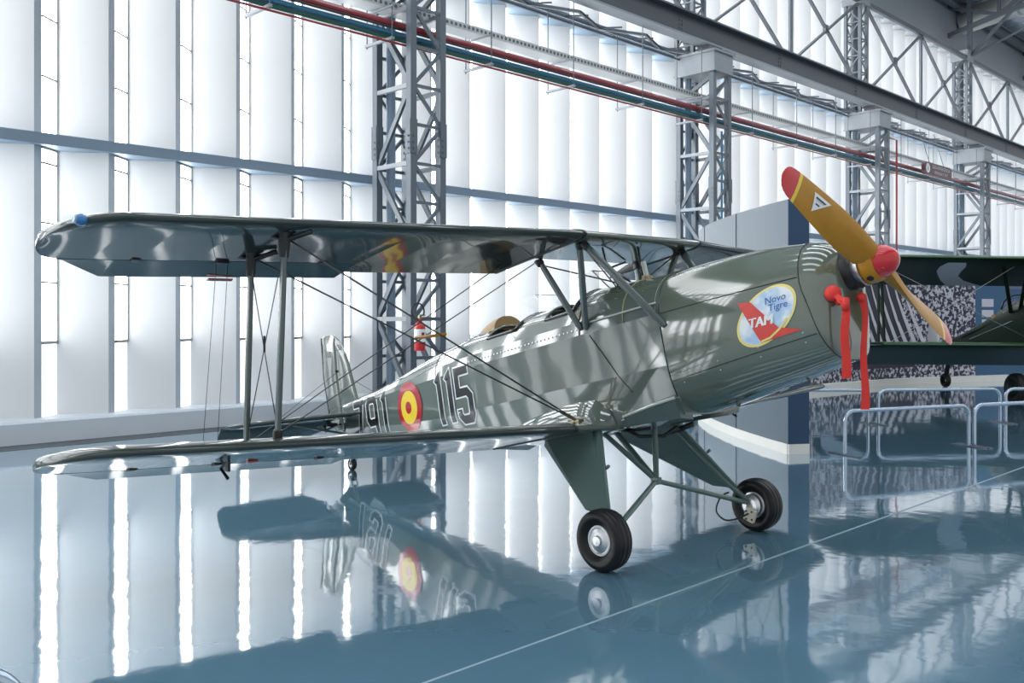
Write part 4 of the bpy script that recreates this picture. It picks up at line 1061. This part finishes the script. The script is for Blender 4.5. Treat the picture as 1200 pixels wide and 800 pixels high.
for side in (1, -1):
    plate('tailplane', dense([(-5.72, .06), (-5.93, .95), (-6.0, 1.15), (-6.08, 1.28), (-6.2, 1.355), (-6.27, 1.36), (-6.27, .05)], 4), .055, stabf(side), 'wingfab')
    plate('elevator', dense([(-6.285, .10), (-6.285, 1.36), (-6.40, 1.34), (-6.55, 1.30), (-6.62, 1.20), (-6.64, .3), (-6.5, .10)], 4), .045, stabf(side), 'wingfab')
    strut('tailplane_strut', B(-6.05, side*.75, -.13), B(-6.0, side*.06, -.30), .022, .012)
    wire('tail_wire', B(-6.2, side*.80, -.07), B(-6.22, 0, .42), .003); wire('rudder_cable', B(-6.28, side*.10, .0), B(-3.9, side*.28, .15), .003)
b = MB(); b.tube([B(-6.22, -.04, .42), B(-6.22, .04, .42)], .012, 6); b.build('wire_fitting', 'black', PL)
b = MB(); b.box(B(-6.30, .10, -.15), (.10, .07, .04)); b.tube([B(-6.45, .10, -.19), B(-6.1, .12, -.17)], .012, 6); b.tube([B(-6.42, .12, -.15), B(-6.42, .12, -.22)], .010, 6); b.build('elevator_horn', 'black', PL)
# tail wheel
tw = G(-4.466, 0, .062)
def wheel(name, c, axis, R_, w, parent, hubm='alu', r_h=.085):
    c = Vector(c); b = MB(); pr = []
    rim_ = R_*.50
    for k in range(25):
        a = PI*k/24-PI/2
        pass
    prof = [(rim_, -w*.30), (R_*.62, -w*.42), (R_*.78, -w*.50), (R_*.90, -w*.46), (R_*.965, -w*.36), (R_*.975, -w*.27), (R_*.967, -w*.25), (R_*.992, -w*.20), (R_, -w*.06), (R_*.986, -w*.03), (R_*.986, w*.03), (R_, w*.06), (R_*.992, w*.20), (R_*.967, w*.25), (R_*.975, w*.27), (R_*.965, w*.36), (R_*.90, w*.46), (R_*.78, w*.50), (R_*.62, w*.42), (rim_, w*.30)]
    b.lathe(prof, c, axis, 48); return b.build(name, 'tyre', parent, True, sharp=.8)
t_w = wheel('tail_wheel', tw, (0, 1, 0), .062, .05, PL)
b = MB(); b.lathe([(0, -.024), (.03, -.022), (.033, .0), (.03, .022), (0, .024)], tw, (0, 1, 0), 16); b.build('wheel_hub', 'alu', t_w, True, sharp=.8)
for s in (1, -1): bar('wheel_fork', 'alu', tw+Vector((0, s*.034, -.005)), tw+Vector((.06, s*.03, .10)), .02, .008, PL)
b = MB(); b.tube([tw+Vector((.05, 0, .09)), tw+Vector((.06, 0, .13)), B(-5.95, 0, -.36)], .018, 8); b.build('tail_leg', 'steelwire', PL, True)
# ------------------------------------------------------------------ undercarriage
apex = G(-.281, 0, .444)
for i, (a, b_, z) in enumerate(((-.66, .20, .80), (-.79, -.06, .80), (-.30, -.0, .90))):
    strut('undercarriage_strut', apex, G(a, b_, z), .024, .015, 'gear')
b = MB(); b.box(apex, (.06, .05, .05)); b.build('apex_joint', 'gear', PL)
for s in (1, -1):
    wc = G(0, s*.86, .20)
    wh = wheel('wheel', wc, (0, -s, 0), .20, .155, PL)
    b = MB(); b.lathe([(0, .075), (.03, .073), (.036, .058), (.06, .052), (.078, .045), (.085, .050), (.098, .048), (.102, .034), (.098, -.045), (.0, -.045)], wc, (0, -s, 0), 40); b.build('hub_cap', 'alu', wh, True, sharp=.6)
    b = MB(); b.lathe([(.0865, .051), (.097, .0495)], wc, (0, -s, 0), 40); b.build('hub_rim', 'white', wh, True)
    b = MB(); b.lathe([(.03, .03), (.03, .10), (.06, .10), (.085, .08), (.09, .03)], wc, (0, s, 0), 28); b.build('brake_drum', 'alu', wh, True, sharp=.6)
    b = MB(); p = wc+Vector((.02, s*.115, -.065)); b.box(p, (.085, .035, .095), Matrix.Rotation(.3, 3, 'Y')); cal = b.build('brake_caliper', 'cream', wh)
    b = MB()
    for q in ((-.025, -.03), (.025, -.03), (-.025, .03), (.025, .03)): b.lathe([(0, .006), (.008, .006), (.008, 0)], p+Vector((q[0], s*.018, q[1])), (0, s, 0), 8)
    b.build('caliper_bolts', 'black', cal)
    strut('half_axle', apex, wc+Vector((-.02, s*.10, .02)), .020, .018, 'gear')
    b = MB(); b.tube([G(-.52, s*.40, .86), G(-.15, s*.68, .37), wc+Vector((-.02, s*.10, .04))], [.022, .022, .02], 10); b.build('oleo_leg', 'gear', PL, True)
    # leg fairing: flat tapered sheet
    O = [(-1.02, .42, .655), (-1.00, .42, .70), (-.93, .42, .722), (-.44, .425, .835), (-.085, .715, .335), (-.30, .715, .325)]
    b = MB(); n_ = Vector((0, -s*.86, .5)); n_.normalize()
    b.loft([[G(a, s*q, z)+n_*d for a, q, z in O] for d in (-.012, .012)]); fr = b.build('leg_fairing', 'gear', PL)
    b = MB(); b.tube([G(-.44, s*.425, .835), G(-.085, s*.715, .335)], .011, 8); b.tube([G(-.27, s*.57, .60)+Vector((.02, 0, 0)), G(-.27, s*.57, .60)+Vector((.045, 0, .02))], .012, 6); b.build('fairing_lip', 'gear', fr, True)
    b = MB(); b.tube([G(-.95, s*.40, .76), G(-.80, s*.40, .775)], .010, 6); b.tube([G(-.86, s*.41, .77), G(-.86, s*.41, .71)], .010, 6); b.build('fairing_hinge', 'black', fr)
    b = MB(); hp = [wc+Vector((.02, s*.14, -.05)), wc+Vector((-.04, s*.20, -.09)), wc+Vector((-.10, s*.27, -.10)), wc+Vector((-.15, s*.31, -.04)), wc+Vector((-.14, s*.30, .04)), wc+Vector((-.11, s*.28, .09)), wc+Vector((-.08, s*.25, .11))]
    hd = [Vector((interp(i/24*6, list(range(7)), [p.x for p in hp]), interp(i/24*6, list(range(7)), [p.y for p in hp]), interp(i/24*6, list(range(7)), [p.z for p in hp]))) for i in range(25)]
    b.tube(hd, .007, 6); b.build('brake_hose', 'black', PL, True)
# bits of plumbing under the belly
b = MB()
b.tube([G(-.50, .12, .82), G(-.40, .05, .76), G(-.25, -.05, .77), G(-.18, -.12, .84)], .014, 8); b.tube([G(-.66, .15, .80), G(-.45, .10, .80), G(-.25, .10, .84)], .012, 8); b.tube([G(-.3, -.2, .78), G(-.1, -.2, .86)], .02, 8)
b.build('belly_plumbing', 'black', PL, True)
# ------------------------------------------------------------------ green biplane in the background
org = cw(10.35, 17.4); hd_ = cw(.07, -.997); GPL = thing('biplane', 'dark green biplane standing behind the barriers at right', 'airplane', org, math.atan2(hd_.y, hd_.x))
def gfus(a): 
    A_ = [-4.7, -3.4, -2.4, -1.6, -.8, .2, 1.0, 1.5]
    return interp(a, A_, [.82, .95, 1.12, 1.30, 1.47, 1.62, 1.72, 1.78]), interp(a, A_, [.04, .17, .28, .37, .42, .44, .44, .38]), interp(a, A_, [.12, .28, .42, .54, .62, .58, .50, .42])
b = MB(); rings = []
for i in range(32):
    a = -4.7+6.2*i/31; z, rx, rz_ = gfus(a)
    rings.append([Vector((a, math.copysign(abs(cos(2*PI*k/28))**.8, cos(2*PI*k/28))*rx, z+sin(2*PI*k/28)*rz_)) for k in range(28)])
b.loft(rings); b.build('fuselage', 'green', GPL, True, sharp=.8)
b = MB(); rings = []
for i in range(16):
    a = -3.6+2.9*i/15; z, rx, rz_ = gfus(a)
    rings.append([Vector((a, rx*cos(q)*1.01, z+rz_*sin(q)*1.01)) for q in [-PI+PI*.62+k*.06 for k in range(0)] or [2.30+.05*k for k in range(5)]])
b.loft(rings, closed=False, cap0=False, cap1=False)
GW = .29
def gwing(le_a, le_z, half, chord, ang, name, tipm=None):
    b = MB(); rings = []; le = MB(); lr = []
    for y in [-half, -half+.06, -half+.25, -3.6, -2.7, -1.8, -.9, 0, .9, 1.8, 2.7, 3.6, half-.25, half-.06, half]:
        e = abs(y)-(half-.5); q = 1 if e <= 0 else max(.15, (1-(e/.5)**2)**.5)
        x0 = .45*(1-q); x1 = .5+.5*q
        r = []
        for x in XS:
            xx = x0+(x1-x0)*x; yu, yl = foil(x); r.append((xx, yu*q, yl*q))
        ring = [(xx, u) for xx, u, l in r]+[(xx, l) for xx, u, l in r[::-1][:-1]]
        rings.append([Vector((le_a-chord*x*cos(ang)-chord*h_*sin(ang), y, le_z-chord*x*sin(ang)+chord*h_*cos(ang)+abs(y)*.01)) for x, h_ in ring])
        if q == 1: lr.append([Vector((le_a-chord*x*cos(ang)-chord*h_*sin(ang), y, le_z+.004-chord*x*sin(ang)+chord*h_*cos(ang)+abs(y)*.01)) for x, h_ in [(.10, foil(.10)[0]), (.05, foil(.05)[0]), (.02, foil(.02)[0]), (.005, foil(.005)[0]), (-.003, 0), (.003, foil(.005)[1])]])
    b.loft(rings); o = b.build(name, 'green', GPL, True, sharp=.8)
    le.loft(lr, closed=False, cap0=False, cap1=False); le.build('leading_edge_highlight', 'greenle', o, True)  # highlight along the edge, put in as a strip of brighter green
    return o
gu = gwing(.35, 2.70, 4.7, 1.60, GW, 'upper_wing'); gl = gwing(.25, 1.10, 4.55, 1.55, GW, 'lower_wing')
def gund(le_a, le_z, chord, y, x, dh=-.012):
    h_ = foil(x)[1]+dh/chord; return Vector((le_a-chord*x*cos(GW)-chord*h_*sin(GW), y, le_z-chord*x*sin(GW)+chord*h_*cos(GW)+abs(y)*.01))
b = MB(); P = []
for x, ya, yc in ((.10, -2.35, -2.0), (.25, -2.38, -1.88), (.42, -2.30, -1.82), (.60, -2.12, -1.72), (.78, -1.92, -1.45), (.92, -1.72, -1.08), (.97, -1.64, -.92)):
    P += [gund(.35, 2.70, 1.60, ya, x), gund(.35, 2.70, 1.60, yc, x)]
b.add(P, [(2*i, 2*i+1, 2*i+3, 2*i+2) for i in range(6)]); b.build('wing_patch', 'printgrey', gu, recalc=False)  # pale curved patch on the underside of the upper wing
b = MB(); P = []
for x, ya, yc in ((.0, -4.3, -3.62), (.3, -4.4, -3.72), (.6, -4.4, -3.85), (.95, -4.2, -4.0)):
    P += [gund(.25, 1.10, 1.55, ya, x), gund(.25, 1.10, 1.55, yc, x)]
b.add(P, [(2*i, 2*i+1, 2*i+3, 2*i+2) for i in range(3)]); b.build('wing_patch', 'printgrey', gl, recalc=False)
for s in (-1, 1):
    for ya, aa, yb, ab in ((3.55, -.05, 3.5, -.15), (3.05, -.95, 2.98, -.95)):
        bar('interplane_strut', 'green', (aa, s*ya, 2.70-(.35-aa)*sin(GW)+.0), (ab, s*yb, 1.12-(.25-ab)*sin(GW)+.05), .06, .03, GPL)
    bar('cabane_strut', 'green', (-.0, s*1.15, 2.60), (-1.0, s*.38, 1.72), .07, .04, GPL); bar('cabane_strut', 'green', (-.1, s*.62, 2.58), (-.75, s*.36, 1.75), .06, .04, GPL)
    wire('rigging_wire', (0, s*.9, 2.6), (-.1, s*3.4, 1.1), .006, 'tray', GPL); wire('rigging_wire', (-.2, s*3.4, 2.6), (-.2, s*.5, 1.2), .006, 'tray', GPL); wire('rigging_wire', (-.9, s*.42, 1.55), (-2.6, s*.3, 1.15), .006, 'tray', GPL)
    wh = wheel('wheel', (0, s*.9, .29), (0, 1, 0), .29, .2, GPL)
    b = MB(); b.lathe([(0, -.1), (.1, -.09), (.14, -.06), (.14, .06), (.1, .09), (0, .1)], (0, s*.9, .29), (0, 1, 0), 24); b.build('wheel_hub', 'green', wh, True, sharp=.6)
    bar('undercarriage_leg', 'green', (0, s*.86, .29), (.25, s*.4, 1.2), .09, .12, GPL)
    b = MB(); b.box((-4.0, s*.60, .92), (.7, 1.1, .05), Matrix.Rotation(-.24, 3, 'Y')); b.build('tailplane', 'green', GPL)
b = MB(); b.tube([Vector((-1.35, -.36*cos(PI*k/12), 1.78+.30*sin(PI*k/12))) for k in range(13)], .018, 8); b.build('windscreen_hoop', 'ink', GPL, True)
b = MB(); b.loft([[Vector((a, y-.06, z)), Vector((a, y+.06, z+.05)), Vector((a, y+.08, z+.02))] for a, y, z in ((-3.2, -.13, 1.16), (-2.3, -.22, 1.37), (-1.5, -.28, 1.59), (-.9, -.30, 1.76))], closed=False, cap0=False, cap1=False); b.build('white_cheat_line', 'white', GPL, True)
b = MB(); b.box((-1.75, -.22, 1.60), (.14, .12, .14)); b.build('filler_box', 'leather', GPL)
plate('rudder', dense([(-4.40, .75), (-4.45, 1.5), (-4.6, 1.68), (-4.8, 1.6), (-4.9, 1.1), (-4.8, .7)], 4), .06, lambda p, q, h: Vector((p, h, q)), 'white', GPL)
twg = wheel('tail_wheel', (-4.1, 0, .16), (0, 1, 0), .16, .12, GPL)
bar('tail_leg', 'green', (-4.1, 0, .2), (-3.9, 0, .8), .08, .06, GPL)
